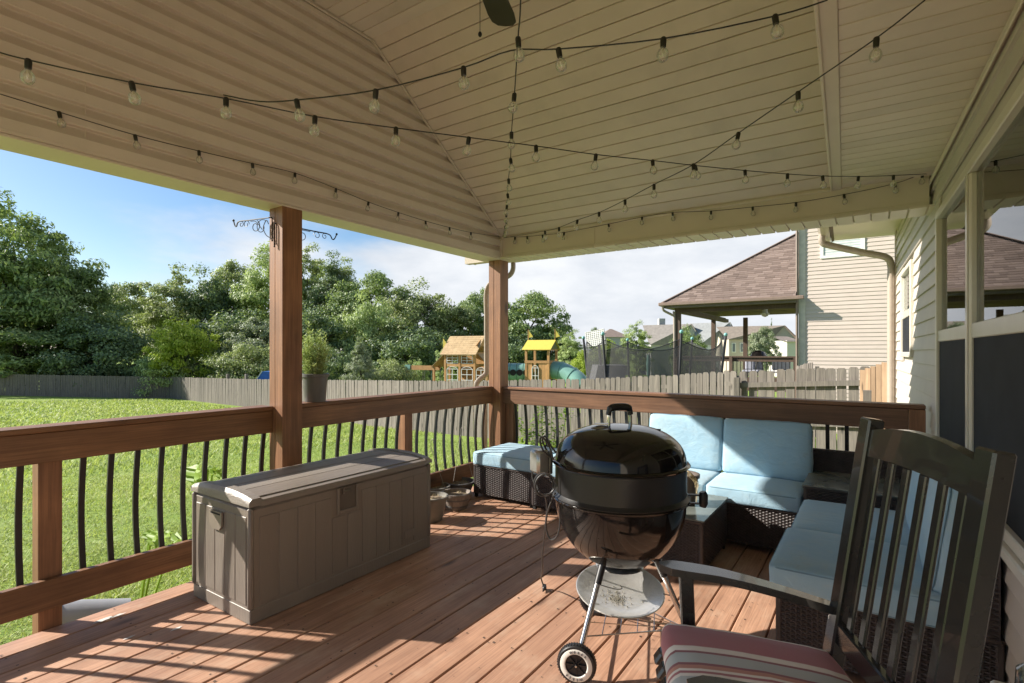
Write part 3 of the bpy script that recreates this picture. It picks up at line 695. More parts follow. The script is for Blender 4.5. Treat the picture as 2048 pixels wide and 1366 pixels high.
def piping(sx, sy, z, r=.0038, rc=.04, puff=0):
    pts = []
    for (cx, cy, a0) in ((sx/2-rc, sy/2-rc, 0), (-sx/2+rc, sy/2-rc, pi/2), (-sx/2+rc, -sy/2+rc, pi), (sx/2-rc, -sy/2+rc, 1.5*pi)):
        for k in range(6): a = a0 + pi/2*k/5; pts.append((cx + rc*cos(a), cy + rc*sin(a), z))
    pts.append(pts[0]); return MB().tube(pts, r, 5).mesh('piping', m_pipe, True)
def cushion(label, x0, x1, y0, y1, z, th, seed, group, rx=0, ry=0):
    sx, sy = x1-x0, y1-y0
    o = put('cushion', cushion_mesh(sx, sy, th, .020, .010, seed), None, ((x0+x1)/2, (y0+y1)/2, z), rot=(rx, ry, 0))
    tag(o, label, 'cushion', group)
    for zz in (th-.012, .012): p = put('piping', piping(sx-.004, sy-.004, zz), o)
    return o
# modules along the far rail
ZB = .285; YS, YB = 3.735, 4.29
def module(name, label, cat, x0, x1, y0, y1, z1=ZB, sides='snwe'):
    t = thing(name, label, cat, ((x0+x1)/2, (y0+y1)/2, 0), group='dark wicker seating modules'); wicker_base(t, x0, x1, y0, y1, .035, z1, sides); return t
module('wicker_ottoman', 'dark brown wicker ottoman base beside the hanging pots', 'ottoman', -2.955, -2.335, 3.735, 4.29)
module('wicker_ottoman', 'dark brown wicker ottoman base behind the grill and the coiled cord', 'ottoman', -2.318, -1.715, 3.70, 4.27)
module('wicker_sofa_seat', 'dark wicker sofa seat base behind the coffee table, below the half sunlit back cushion', 'sofa', -1.50, -.945, YS+.01, YB)
module('wicker_sofa_seat', 'dark wicker sofa seat base right of the coffee table, next to the corner table', 'sofa', -.938, -.37, YS, YB)
SG = 'pale blue seat cushions'
cushion('pale blue flat cushion on the ottoman beside the hanging pots, striped by baluster shadows', -2.96, -2.33, 3.72, 4.29, ZB+.004, .118, 1, SG)
cushion('pale blue flat cushion on the ottoman behind the grill', -2.322, -1.71, 3.69, 4.27, ZB+.004, .112, 2, SG)
cushion('sunlit pale blue seat cushion left of the dirty edged one on the sofa', -1.50, -.945, 3.73, 4.25, ZB+.004, .105, 3, SG)
cushion('pale blue seat cushion with dirty front edge under a diagonal shadow', -.94, -.366, 3.715, 4.25, ZB+.004, .108, 4, SG)
def backc(label, x0, x1, y, seed, tilt=-.16):
    o = put('back_cushion', cushion_mesh(x1-x0, .40, .115, .026, .011, seed, .006), None, ((x0+x1)/2, y, .395), rot=(pi/2+tilt, 0, 0))
    o.location = ((x0+x1)/2, y, .585); tag(o, label, 'cushion', 'pale blue back cushions')
    for zz in (.102, .014): put('piping', piping(x1-x0-.006, .394, zz, .004, .05), o)
backc('pale blue back cushion half in sunlight on the sofa, left of the shaded one', -1.50, -.932, 4.275, 5)
backc('pale blue back cushion mostly shaded, nearest the corner table', -.925, -.345, 4.265, 6)
b = MB()    # low wicker backs
for nm_, lab, x0, x1 in (('wicker_sofa_back', None, -1.5, -.945), ):
    pass
# corner table with back panel
m_gtop = M_glass('tinted glass top', (.30,.36,.33), .10, .9, .04)
m_gfrost = M_basic('dusty glass', (.15,.165,.15), .16, 0, .25, 7, dirt=(.27,.27,.24), dirts=3)
t = module('corner_table', 'dark wicker corner table with dusty glass top in the sofa corner', 'table', -.352, .262, 3.745, 4.30, .455)
MB().box(-.362, .272, 3.733, 4.262, .462, .470, ch=.002).build('glass_top', m_gfrost, t)
o = put('weave', weave(.60, .15), t, (-.345, 4.262, .462)); tag(o, kind='stuff'); MB().box(-.35, .262, 4.268, 4.30, .455, .618, ch=.006).build('back_panel', m_wick, t)
# coffee table
t = module('coffee_table', 'low dark wicker coffee table with glass top behind the grill', 'table', -1.40, -.80, 3.105, 3.695, .318)
MB().box(-1.412, -.788, 3.093, 3.707, .327, .335, ch=.002).build('glass_top', m_gfrost, t)
# seats along the house wall
t = module('wicker_chair_seat', 'dark wicker seat base along the house wall, next to the corner table', 'sofa', -.335, .345, 3.05, 3.62)
t2 = module('wicker_chair_seat', 'dark wicker seat base along the house wall, nearest the rocking chair', 'sofa', -.335, .375, 2.475, 3.04)
for tt, ya, yb in ((t, 3.05, 3.62), (t2, 2.475, 3.04)):
    xx = .335 if tt is t else .365
    MB().box(xx-.05, xx+.005, ya, yb, ZB, .60, ch=.01).build('back_frame', m_wick, tt)
    o = put('weave', weave(yb-ya-.02, .32), tt, (xx-.053, yb-.01, ZB), rz=-pi/2); tag(o, kind='stuff')
    o = put('weave', weave(.05, .30), tt, (xx-.05, ya-.002, ZB)); tag(o, kind='stuff')
cushion('pale blue seat cushion by the house wall, the farther of two', -.348, .27, 3.055, 3.69, ZB+.004, .112, 7, SG)
cushion('pale blue seat cushion by the house wall, nearest the camera behind the rocking chair', -.362, .30, 2.445, 3.035, ZB+.004, .118, 8, SG)
def backw(label, x, y0, y1, seed):
    o = put('back_cushion', cushion_mesh(.42, y1-y0, .11, .045, .018, seed, .006), None, (x, (y0+y1)/2, .60), rot=(0, -pi/2+.14, 0))
    tag(o, label, 'cushion', 'pale blue back cushions')
    for zz in (.098, .012): put('piping', piping(.414, y1-y0-.006, zz, .004, .05), o)
backw('pale blue back cushion against the house wall, farther of two', .285, 3.07, 3.64, 9)
backw('pale blue back cushion against the house wall, seen through the rocking chair slats', .305, 2.47, 3.04, 10)

# ================================================================== pots
m_potg = M_basic('grey green plastic pot', (.20,.19,.165), .5, 0, .1, 8)
m_potb = M_basic('weathered barrel pot', (.24,.20,.17), .6, 0, .25, 14, .4, 40, (6,6,.6))
m_potd = M_basic('dark grey pot', (.115,.112,.108), .45, 0, .08, 8)
m_soil = M_basic('dry soil', (.17,.125,.08), .95, 0, .5, 60, .9, 60, dirt=(.42,.34,.21), dirts=26)
m_wire = M_basic('hanger wire', (.30,.28,.25), .4, .3)
m_straw = M_leaf('dry straw', (.30,.22,.11), (.42,.33,.18), (.55,.46,.28), .1)
def potshape(b, r0, r1, h, rim=.012, th=.006, c=(0,0,0), n=28):
    b.lathe([(0, .0), (r0, 0), (r0+.004, .006), (r1-.004, h-.03), (r1-.002, h-.024), (r1+rim*.6, h-.022), (r1+rim*.7, h-.002), (r1+rim*.4, h), (r1-th, h), (r1-th-.004, h-.035), (r1-th-.008, h-.04), (0, h-.04)], n, c)
def pot(label, x, y, r0, r1, h, mat, hooks=0, tall=.34, lean=(0,0), bands=False, name='hanging_pot', seed=1, z=0, group='pots on the deck'):
    t = thing(name, label, 'pot', (x, y, z), group=group); R = random.Random(seed)
    b = MB(); potshape(b, r0, r1, h, c=(x, y, z)); b.build('vessel', mat, t, True)
    MB().lathe([(0, h-.028), (r1*.5, h-.022), (r1-.011, h-.032)], 20, (x, y, z)).build('soil', m_soil, t, True)
    if bands:
        b = MB()
        for zz in (.22, .62): b.lathe([(r0+(r1-r0)*zz+.0035, h*zz-.007), (r0+(r1-r0)*zz+.0052, h*zz), (r0+(r1-r0)*zz+.0045, h*zz+.007)], 28, (x, y, z))
        b.build('band', m_potd, t, True)
    b = MB()
    for k in range(70):
        a = R.uniform(0, 6.28); rr = (r1-.02)*sqrt(R.random()); px, py = x+rr*cos(a), y+rr*sin(a); a2 = R.uniform(0, 6.28); ln = R.uniform(.01, .035); zz = z+h-.026
        i0 = len(b.v); b.v += [(px, py, zz), (px+.004, py, zz), (px+ln*cos(a2), py+ln*sin(a2), zz+R.uniform(.003, .018))]; b.f.append((i0, i0+1, i0+2))
    tag(b.build('dry_leaf', m_straw, t, fix=False), kind='stuff')
    if hooks:
        top = Vector((x+lean[0], y+lean[1], z+h+tall))
        for k in range(3):
            a = 2*pi*k/3 + seed; b = MB(); b.tube([(x+r1*cos(a), y+r1*sin(a), z+h-.005), top], .0016, 5); b.build('hanger_wire', m_wire, t)
        b = MB(); b.tube(smoothpath([top, top+Vector((.0,0,.04)), top+Vector((.018,0,.065)), top+Vector((.03,0,.045)), top+Vector((.026,0,.03))], 4), .0026, 6); b.build('hook', m_wire, t, True)
    return t
p = atz(870, 1003); p1 = atz(916, 990); p2 = atz(913, 1016); p3 = atz(864, 1040)
pot('grey green hanging pot with upright wire hanger beside the storage box', p.x, p.y, .085, .125, .14, m_potg, 1, .34, (-.02,-.03), seed=2)
pot('dark hanging pot with dry soil, closest to the railing and ottoman', p1.x, p1.y, .10, .145, .13, m_potd, 1, .42, (.03,.0), seed=3)
pot('banded barrel shaped pot standing in front of the other hanging pots', p2.x, p2.y, .085, .118, .135, m_potb, 0, bands=True, seed=4, name='barrel_pot')
pot('brown grey plastic pot half hidden by the storage box end', p3.x, p3.y, .075, .118, .19, m_potg, 0, seed=5, name='plastic_pot')
pot('brown flowerpot with dried plant on the coffee table behind the grill', -1.00, 3.40, .072, .098, .19, M_basic('brown pot', (.10,.078,.066), .5), 0, seed=6, z=.335, name='flowerpot')
b = MB(); R = random.Random(9)
for k in range(14):
    a = R.uniform(-.9, 1.2); p0 = Vector((-.985, 3.33, .53)); b.tube(smoothpath([p0, p0+Vector((.05*cos(a), -.03+.04*sin(a), .03)), p0+Vector((.085+.02*R.random(), -.055*R.random(), -.03)), p0+Vector((.095, -.06*R.random(), -.13*R.random()-.03))], 3), .0014, 4)
o = b.build('dried_plant', m_straw, None); tag(o, 'dried straw coloured plant hanging over the flowerpot rim on the coffee table', 'plant')
# pot on the railing with a feathery plant
y0 = 2.185
t = pot('dark grey plastic pot standing on the railing beside the wooden post', -3.205, 2.278, .066, .086, .195, m_potd, 0, seed=7, z=.950, name='plant_pot', group='pots on the deck')
b = MB()
for k in range(7):
    zz = .03+k*.021; rr = .0665+(.082-.066)*zz/.195+.0012; b.lathe([(rr-.002, zz-.003), (rr, zz), (rr-.002, zz+.003)], 28, (-3.205, 2.278, .95))
tag(b.build('ridge', m_potd, t, True), kind='stuff')
m_feather = M_leaf('feathery leaf', (.30,.40,.14), (.42,.50,.22), (.58,.62,.34), .3)
b = MB(); R = random.Random(11)
def leafq(b, p, d, ln, wd, up=Vector((0,0,1))):
    d = d.normalized(); s_ = d.cross(up)
    if s_.length < 1e-3: s_ = d.orthogonal()
    s_.normalize(); i0 = len(b.v); q = p + d*ln*.5
    b.v += [tuple(p), tuple(q + s_*wd/2), tuple(p + d*ln), tuple(q - s_*wd/2)]; b.f.append((i0, i0+1, i0+2, i0+3))
stems = MB()
for k in range(64):
    a = R.uniform(0, 6.28); h = R.uniform(.08, .28) if k > 9 else R.uniform(.27, .37); sp = R.uniform(.005, .10)*(1.15-h/.36) if k > 9 else R.uniform(0, .02)
    p0 = Vector((-3.205+.05*cos(a), 2.278+.05*sin(a), 1.115)); p1_ = p0 + Vector((sp*cos(a), sp*sin(a), h)); path = smoothpath([p0, p0.lerp(p1_, .5)+Vector((0,0,.02)), p1_], 6)
    stems.tube(path, .0013, 4)
    for i, q in enumerate(path):
        for j in range(5):
            aa = R.uniform(0, 6.28); leafq(b, q + Vector((0,0,R.uniform(-.01,.01))), Vector((cos(aa), sin(aa), R.uniform(.2, .9))), R.uniform(.022, .045), R.uniform(.006, .010))
t = thing('feathery_plant', 'pale green feathery plant growing in the pot on the railing', 'plant', (-3.205, 2.278, 1.12))
tag(b.build('foliage', m_feather, t, fix=False), kind='stuff'); tag(stems.build('stem', m_feather, t, fix=False), kind='stuff')
# ================================================================== kettle grill
m_enamel, n, l, bs = newmat('black enamel'); vec = ocoord(n, l)
l.new(ramp(n, l, tex(n, l, vec, 7, 8, .7), [(.45, (.008,.007,.007)), (.8, (.030,.026,.022))]), bs.inputs['Base Color']); l.new(ramp(n, l, tex(n, l, vec, 4, 9, .75), [(.42, (.045,)*3), (.75, (.24,)*3)]), bs.inputs['Roughness'])
m_ring = M_basic('dull black steel', (.018,.017,.017), .38, 0, .2, 6)
m_chrome = M_basic('brushed leg metal', (.55,.53,.50), .22, 1., .1, 30)
m_alu = M_basic('ash pan aluminium', (.76,.74,.70), .34, .8, .10, 12, .3, 90, dirt=(.45,.42,.36), dirts=6)
m_rub = M_basic('black plastic', (.014,.014,.015), .42, 0, .2, 20)
m_white = M_basic('off white plastic', (.72,.69,.62), .45)
G0 = Vector((-.932, 2.223, 0))
t = thing('kettle_grill', 'black kettle charcoal grill with rotisserie ring on wheeled legs', 'grill', G0)
R0 = .285
prof = [(0, .345)] + [(R0*sin(a), .345 + (.645-.345)*(1-cos(a))) for a in [pi/2*k/14 for k in range(1, 15)]]
prof = [(r, z) for r, z in prof]; bow = prof + [(R0+.004, .648), (R0+.013, .652), (R0+.015, .658), (R0+.010, .664), (R0-.004, .664), (R0-.008, .655)] + [(r*.97, z+.006) for r, z in prof[::-1]]
MB().lathe(bow, 64, G0).build('bowl', m_enamel, t, True)
ring = [(R0-.006, .662), (R0+.012, .663), (R0+.016, .668), (R0+.006, .676), (R0+.001, .682), (R0+.001, .795), (R0+.006, .798), (R0+.004, .803), (R0-.006, .803), (R0-.010, .67)]
MB().lathe(ring, 64, G0).build('rotisserie_ring', m_ring, t, True)
lidp = [(R0-.002, .802), (R0+.012, .803), (R0+.016, .808), (R0+.011, .814), (R0+.002, .817)] + [(R0*cos(a)**.72, .82 + .150*sin(a)) for a in [pi/2*k/16 for k in range(1, 16)]] + [(0, .970)]
lid = MB().lathe(lidp, 64, G0).build('lid', m_enamel, t, True)
# handle towards the camera side of the crown, vent disc
hv = (RT*.9 + FW*.3).normalized(); hc = G0 + Vector((0,0,.965))
b = MB(); b.tube(smoothpath([hc - hv*.055 + Vector((0,0,-.012)), hc - hv*.052 + Vector((0,0,.055)), hc - hv*.03 + Vector((0,0,.078)), hc + hv*.03 + Vector((0,0,.078)), hc + hv*.052 + Vector((0,0,.055)), hc + hv*.055 + Vector((0,0,-.012))], 4), .0085, 8)
put('handle_bracket', b.mesh('handle_bracket', m_chrome, True), lid)
b = MB(); b.tube(smoothpath([hc - hv*.056 + Vector((0,0,.05)), hc - hv*.04 + Vector((0,0,.082)), hc + hv*.04 + Vector((0,0,.082)), hc + hv*.056 + Vector((0,0,.05))], 5), [.012]*4+[.0165]*8+[.012]*4, 10)
put('lid_grip', b.mesh('lid_grip', m_rub, True), lid)
vc = hc - hv*.09 + Vector((0,0,-.006)); b = MB(); b.lathe([(0,.014),(.02,.012),(.045,.004),(.05,0)], 20, vc); b.box(-.03, .03, -.012, .012, .016, .022, Matrix.Translation(vc) @ Matrix.Rotation(.5, 4, 'Z')); put('lid_vent', b.mesh('lid_vent', M_basic('vent metal', (.3,.3,.3), .3, 1), True), lid)
# side handle on the right
sv = (RT*.98 - FW*.2).normalized(); sp_ = G0 + Vector((0,0,.655))
b = MB()
for dz in (-.016, .02): b.bar(sp_ + sv*.295 + Vector((0,0,dz)), sp_ + sv*.345 + Vector((0,0,dz)), .016, .006)
b.build('handle_arm', m_rub, t)
b = MB(); b.tube([sp_ + sv*.352 + Vector((0,0,-.03)), sp_ + sv*.355 + Vector((0,0,-.015)), sp_ + sv*.355 + Vector((0,0,.022)), sp_ + sv*.352 + Vector((0,0,.036))], [.014,.019,.019,.014], 10); b.build('side_handle', m_rub, t, True)
MB().box(-.012, .012, -.004, .004, 0, .03, Matrix.Translation(G0 + RT*.165 - FW*.02 + Vector((0,0,.925)))).build('lid_hook', m_rub, t)
# legs
feet = [(Vector((-.962, 1.872, .075)), 'w'), (Vector((-1.13, 2.385, .075)), 'w'), (Vector((-.625, 2.335, .0)), 'f')]
tops = []
for p_, k in feet:
    d = (Vector((p_.x, p_.y, 0)) - G0); d.normalize(); top = G0 + d*.165 + Vector((0,0,.375)); tops.append(top)
    MB().tube([top, p_ if k == 'w' else p_ + Vector((0,0,.01))], .0125, 14).build('leg', m_chrome, t, True)
    MB().tube([top + (top-p_).normalized()*.03, top.lerp(p_, .16)], .0155, 12).build('leg_socket', m_rub, t, True)
MB().ball(feet[2][0] + Vector((0,0,.015)), .018, 10, 6).build('foot_cap', m_rub, t, True)
# ash pan under the bowl, small damper disc
zc = .212; pc = G0 + Vector((.0, .0, zc))
pan = [(0, 0), (.10, .003), (.125, .008), (.175, .030), (.19, .036), (.194, .034), (.19, .030), (.17, .022), (.12, .0), (0, -.006)]
Mt = Matrix.Translation(pc) @ Matrix.Rotation(radians(12), 4, RT) 
b = MB(); b.lathe(pan, 48, (0,0,0), Mt); ap = b.build('ash_pan', m_alu, t, True)
b = MB(); R = random.Random(4)
for k in range(150):
    a = R.uniform(0, 6.28); rr = abs(R.gauss(0, .030)); q = Mt @ Vector((rr*cos(a)*1.3, rr*sin(a)-.03, .006)); s_ = R.uniform(.0015, .0035); b.ball(q, s_, 5, 4)
put('ash', b.mesh('ash', M_basic('grey ash', (.17,.155,.12), .95), fix=False), ap); tag(bpy.data.objects['ash'], kind='stuff')
MB().lathe([(0, .352), (.10, .349), (.105, .346), (.10, .343), (0, .340)], 28, G0).build('damper_disc', m_alu, t, True)
b = MB()
for p_, k in feet: b.tube([Mt @ Vector((0,0,.03)) + (Vector((p_.x,p_.y,0))-G0).normalized()*.185, tops[feet.index((p_,k))].lerp(p_, .38)], .003, 5)
b.build('pan_wire', m_chrome, t)
b = MB(); q0 = tops[0].lerp(feet[0][0], .16); b.tube(smoothpath([q0, q0 + Vector((.05,.06,-.03)), q0 + Vector((.07,.09,-.035)), q0+Vector((.06,.10,-.028))], 4), .0025, 5); b.build('damper_lever', m_chrome, t, True)
# wheels with lettered rims
ax = (feet[1][0] - feet[0][0]).normalized()
MB().tube([feet[0][0] - ax*.03, feet[1][0] + ax*.03], .005, 8).build('axle', m_chrome, t)
def letter_mesh(ch, size):
    cu = bpy.data.curves.new('letter', 'FONT'); cu.body = ch; cu.size = size; cu.align_x = 'CENTER'; cu.extrude = .0004
    ob = bpy.data.objects.new('letter', cu); me = bpy.data.meshes.new_from_object(ob); vs_ = [v.co.copy() for v in me.vertices]; fs = [tuple(p.vertices) for p in me.polygons]
    bpy.data.meshes.remove(me); bpy.data.objects.remove(ob); bpy.data.curves.remove(cu); return vs_, fs
for p_, out in ((feet[0][0], -1), (feet[1][0], 1)):
    zax = ax*out; xax = zax.cross(Vector((0,0,1))).normalized()*-1; yax = zax.cross(xax)
    Wm = Matrix((xax, yax, zax)).transposed().to_4x4(); Wm.translation = p_ + zax*.012
    if yax.z < 0: Wm = Wm @ Matrix.Rotation(pi, 4, 'Z')
    tyre = MB(); tyre.lathe([(.052, .016), (.060, .019), (.071, .017), (.0755, .010), (.076, 0), (.0755, -.010), (.071, -.017), (.058, -.018), (.05, -.01)], 40, (0,0,0), Wm)
    w_ = tyre.build('wheel', m_rub, t, True)
    tr = MB()
    for k in range(44):
        a = 2*pi*k/44; tr.box(-.0016, .0016, .0745, .0772, -.012, .012, Wm @ Matrix.Rotation(a, 4, 'Z'))
    put('tread', tr.mesh('tread', m_rub, fix=False), w_); tag(bpy.data.objects['tread' if out < 0 else 'tread.001'], kind='stuff')
    put('whitewall', MB().lathe([(.043, .0175), (.046, .0200), (.061, .0200), (.063, .0185)], 40, (0,0,0), Wm).mesh('whitewall', m_white, True), w_)
    hub = MB(); hub.lathe([(0, .004), (.043, .010), (.045, .018)], 40, (0,0,0), Wm)
    for k in range(8): hub.box(-.0016, .0016, .008, .043, .006, .0135, Wm @ Matrix.Rotation(2*pi*k/8, 4, 'Z'))
    put('hub', hub.mesh('hub', m_rub, True), w_)
    put('axle_cap', MB().lathe([(0,.026),(.004,.025),(.0055,.02),(.0055,.004)], 14, (0,0,0), Wm).mesh('axle_cap', m_chrome, True), w_)
    lt = MB()
    for half in (0, 1):
        for i, chx in enumerate('WEBER'):
            a = radians(-(i-2)*16 - 10 + 180*half); vs_, fs = letter_mesh(chx, .0145)
            lt.add([Wm @ (Matrix.Rotation(a, 4, 'Z') @ Vector((v.x, v.y + .0485, v.z + .0206))) for v in vs_], fs)
    put('lettering', lt.mesh('lettering', m_rub, fix=False), w_)
# wire bottom rack
b = MB(); A, B_, C_ = [tops[i].lerp(feet[i][0], .74) for i in range(3)]
for p_, q_ in ((A, B_), (B_, C_), (C_, A)): b.tube([p_, q_], .0032, 6)
for k in range(1, 6):
    f = k/6; b.tube([A.lerp(C_, f), B_.lerp(C_, f)], .0022, 5); 
for k in range(1, 4):
    f = k/4; b.tube([A.lerp(B_, f), C_], .0022, 5)
b.build('wire_rack', m_chrome, t)
# rotisserie motor, hung on the ring
mc = atD(1080, 922, 2.36); mv = Vector((RT.x, RT.y, 0)); 
t = thing('rotisserie_motor', 'small grey metal motor box hung on the left of the grill ring', 'motor', mc)
Rm = Matrix((RT, FW, Vector((0,0,1)))).transposed().to_4x4(); Rm.translation = mc; Rm = Rm @ Matrix.Rotation(radians(28), 4, 'Z')
MB().box(-.035, .03, -.04, .04, -.052, .052, Rm, ch=.012).build('case', M_basic('motor zinc', (.42,.41,.38), .38, .85, .15, 12), t, True)
b = MB(); b.box(.028, .046, -.036, .036, -.056, .046, Rm, ch=.004); b.build('mount_plate', M_basic('motor plate', (.16,.155,.15), .4, .7), t)
b = MB()
for k in range(3): b.box(.046, .049, -.028+k*.02, -.018+k*.02, -.03, .03, Rm)
b.build('plate_slot', m_dark, t)
# its cord: looped over the box, coiled below and trailing to the deck
m_cord = M_basic('grey black cord', (.040,.038,.037), .45)
def P3(u, v, d): return atD(u, v, d)
t = thing('power_cord', 'grey black power cord looped on the motor and trailing to the deck boards', 'cord', atz(1085, 1172))
b = MB()
b.tube(smoothpath([P3(1100,915,2.33), P3(1086,900,2.33), P3(1080,882,2.33), P3(1084,874,2.32), P3(1093,884,2.32), P3(1102,902,2.31), P3(1106,920,2.31)], 5), .0045, 6)
b.tube(smoothpath([P3(1102,912,2.35), P3(1092,898,2.35), P3(1085,880,2.35), P3(1091,873,2.34), P3(1102,892,2.33), P3(1112,905,2.33)], 5), .0045, 6)
b.build('upper_loop', m_cord, t, True)
b = MB(); pts = [P3(1065,944,2.36), P3(1066,960,2.36), P3(1075,975,2.33)]
for k in range(26):
    a = 2.4 + k*.5; rr = 19 + 2.2*sin(k*.7); pts.append(P3(1089 + rr*cos(a), 969 + rr*1.15*sin(a), 2.32 - .002*k))
b.tube(smoothpath(pts, 3), .0042, 6); b.build('coil', m_cord, t, True)
b = MB(); e = atz(1089, 1176, .012); b.tube(smoothpath([P3(1090,990,2.32), P3(1094,1012,2.36), P3(1092,1040,2.4), P3(1088,1080,2.5), P3(1085,1110,2.58), P3(1084,1140, 2.68), e + Vector((-.01,-.02,.06)), e], 5), .0042, 6)
b.tube(smoothpath([P3(1110,985,2.32), P3(1100,1010,2.33), P3(1094,1030,2.36), P3(1092,1055,2.38), P3(1100,1078,2.38), P3(1112,1075,2.36), P3(1119,1055,2.34), P3(1120,1020,2.32)], 5), .0042, 6)
b.build('trailing_lead', m_cord, t, True)
b = MB(); b.bar(e + Vector((-.012,.018,.006)), e + Vector((.012,-.02,.004)), .022, .02, ch=.005); b.box(e.x+.008, e.x+.011, e.y-.035, e.y-.018, .006, .014); b.build('plug', m_rub, t)

# ================================================================== rocking chair
m_chair = M_basic('black chair paint', (.022,.020,.018), .26, 0, .2, 8, .04, 80, coat=.4)
ca = radians(203.8); cf = Vector((cos(ca), sin(ca), 0)); cs = Vector((cf.y, -cf.x, 0))      # forward, and the far side
CM = Vector((.0955, 1.540, 0))       # below the middle of the back top
Z = Vector((0,0,1)); ZT = 1.113; HW = .236
def cp(f, s_, z): return CM + cf*f + cs*s_ + Z*z
def backf(z): return .148*(ZT - z)
t = thing('rocking_chair', 'black painted wooden rocking chair with slatted back beside the house wall', 'rocking chair', cp(.35, 0, 0))
for sd_ in (1, -1):
    MB().bar(cp(0, HW*sd_, ZT), cp(backf(.16), HW*sd_, .16), .040, .056, up=cs, ch=.005).build('back_stile', m_chair, t)
    MB().ball(cp(backf(1.06)-.0, HW*sd_ - .022, 1.065), .007, 8, 6).build('bolt_head', m_iron, t, True)
b = MB(); K = 14; po = []; lo = []
for i in range(K+1):
    s_ = -HW+.02 + (2*HW-.04)*i/K; top = 1.078 + .030*(1-(s_/HW)**2); po.append(cp(backf(top)-.012, s_, top)); lo.append(cp(backf(1.01)-.012, s_, 1.012 + .012*(1-(s_/HW)**2)))
vs_ = po + lo + [p + cf*.024 for p in po] + [p + cf*.024 for p in lo]; q = K+1; fs = []
for i in range(K):
    fs += [(i, i+1, q+i+1, q+i), (2*q+i, 3*q+i, 3*q+i+1, 2*q+i+1), (i, 2*q+i, 2*q+i+1, i+1), (q+i, q+i+1, 3*q+i+1, 3*q+i)]
b.add(vs_, fs); b.build('crest_rail', m_chair, t, True)
for k in range(6):
    s_ = -.172 + .344*k/5; MB().bar(cp(backf(1.02), s_, 1.02), cp(backf(.53), s_, .53), .027, .010, up=cf, ch=.003).build('back_slat', m_chair, t)
MB().bar(cp(backf(.525), -HW+.02, .525), cp(backf(.525), HW-.02, .525), .024, .062, ch=.004).build('lower_rail', m_chair, t)
for sd_ in (1, -1):
    pl = []
    for i in range(15):
        f = i/14; ff = backf(.6) + .015 + .470*f; zz = .566 + .070*f + .012*sin(pi*f)
        hw = .021 + .015*min(1, f*1.3); hw *= sqrt(max(.05, 1 - max(0, (f-.88)/.12)**2*.9)); pl.append((ff, zz, hw))
    vs_ = []; 
    for i, (ff, zz, hw) in enumerate(pl): s0 = (HW+.016+(.034 if sd_ > 0 else .052)*min(1, i/9))*sd_; vs_ += [cp(ff, s0-hw, zz), cp(ff, s0+hw, zz), cp(ff, s0+hw, zz+.022), cp(ff, s0-hw, zz+.022)]
    n_ = len(pl); fs = [(i*4+k, i*4+(k+1)%4, i*4+4+(k+1)%4, i*4+4+k) for i in range(n_-1) for k in range(4)] + [(3,2,1,0), tuple(range(4*n_-4, 4*n_))]
    b = MB(); b.add(vs_, fs); b.build('armrest', m_chair, t)
    MB().bar(cp(.465, (HW+.03)*sd_, .10), cp(.485, (HW+.04)*sd_, .636), .040, .024, up=cs, ch=.004).build('front_leg', m_chair, t)
    MB().bar(cp(.10, (HW-.005)*sd_, .365), cp(.52, (HW-.005)*sd_, .405), .022, .06, ch=.004).build('seat_rail', m_chair, t)
    b = MB(); vs_ = []
    for i in range(19):
        f = i/18; ff = -.36 + 1.05*f; zz = .026 + .34*(f-.45)**2
        vs_ += [cp(ff, HW*sd_-.014, zz-.022), cp(ff, HW*sd_+.014, zz-.022), cp(ff, HW*sd_+.014, zz+.028), cp(ff, HW*sd_-.014, zz+.028)]
    n_ = 19; fs = [(i*4+k, i*4+(k+1)%4, i*4+4+(k+1)%4, i*4+4+k) for i in range(n_-1) for k in range(4)] + [(3,2,1,0), tuple(range(4*n_-4, 4*n_))]
    b.add(vs_, fs); b.build('rocker', m_chair, t)
    MB().bar(cp(backf(.2), HW*sd_, .20), cp(backf(.2)-.01, HW*sd_, .04), .034, .034, ch=.004).build('rear_leg', m_chair, t)
for k in range(7):       # seat slats run front to back, rounded front ends
    s_ = -.215 + .43*k/6; b = MB(); b.bar(cp(.11, s_, .392), cp(.565, s_, .430), .042, .018, ch=.006); b.bar(cp(.556, s_, .432), cp(.578, s_, .398), .042, .018, ch=.006); b.build('seat_slat', m_chair, t)
MB().bar(cp(.50, -HW, .385), cp(.50, HW, .385), .024, .055, ch=.004).build('front_rail', m_chair, t)
MB().bar(cp(.42, -HW, .18), cp(.42, HW, .18), .022, .03, ch=.004).build('stretcher', m_chair, t)
# striped cushion with its own frame (local x across the chair)
m, n, l, bs = newmat('striped outdoor cloth')
tcx = n.new('ShaderNodeTexCoord'); sx_ = n.new('ShaderNodeSeparateXYZ'); l.new(tcx.outputs['Object'], sx_.inputs[0])
mr = n.new('ShaderNodeMapRange'); mr.inputs['From Min'].default_value = -.26; mr.inputs['From Max'].default_value = .26; l.new(sx_.outputs['X'], mr.inputs[0])
plum = (.40,.135,.155); cream = (.80,.74,.68); grey = (.45,.48,.48); dk = (.27,.09,.105); tan = (.50,.23,.17)
st = [(0,cream),(.03,plum),(.07,plum),(.072,cream),(.10,cream),(.102,dk),(.12,dk),(.122,grey),(.20,grey),(.202,dk),(.215,tan),(.25,tan),(.252,cream),(.27,cream),(.272,plum),(.50,plum),(.502,cream),(.532,cream),(.534,dk),(.55,dk),(.552,grey),(.66,grey),(.662,cream),(.70,cream),(.702,plum),(.93,plum),(.932,cream),(.96,cream),(.962,plum)]
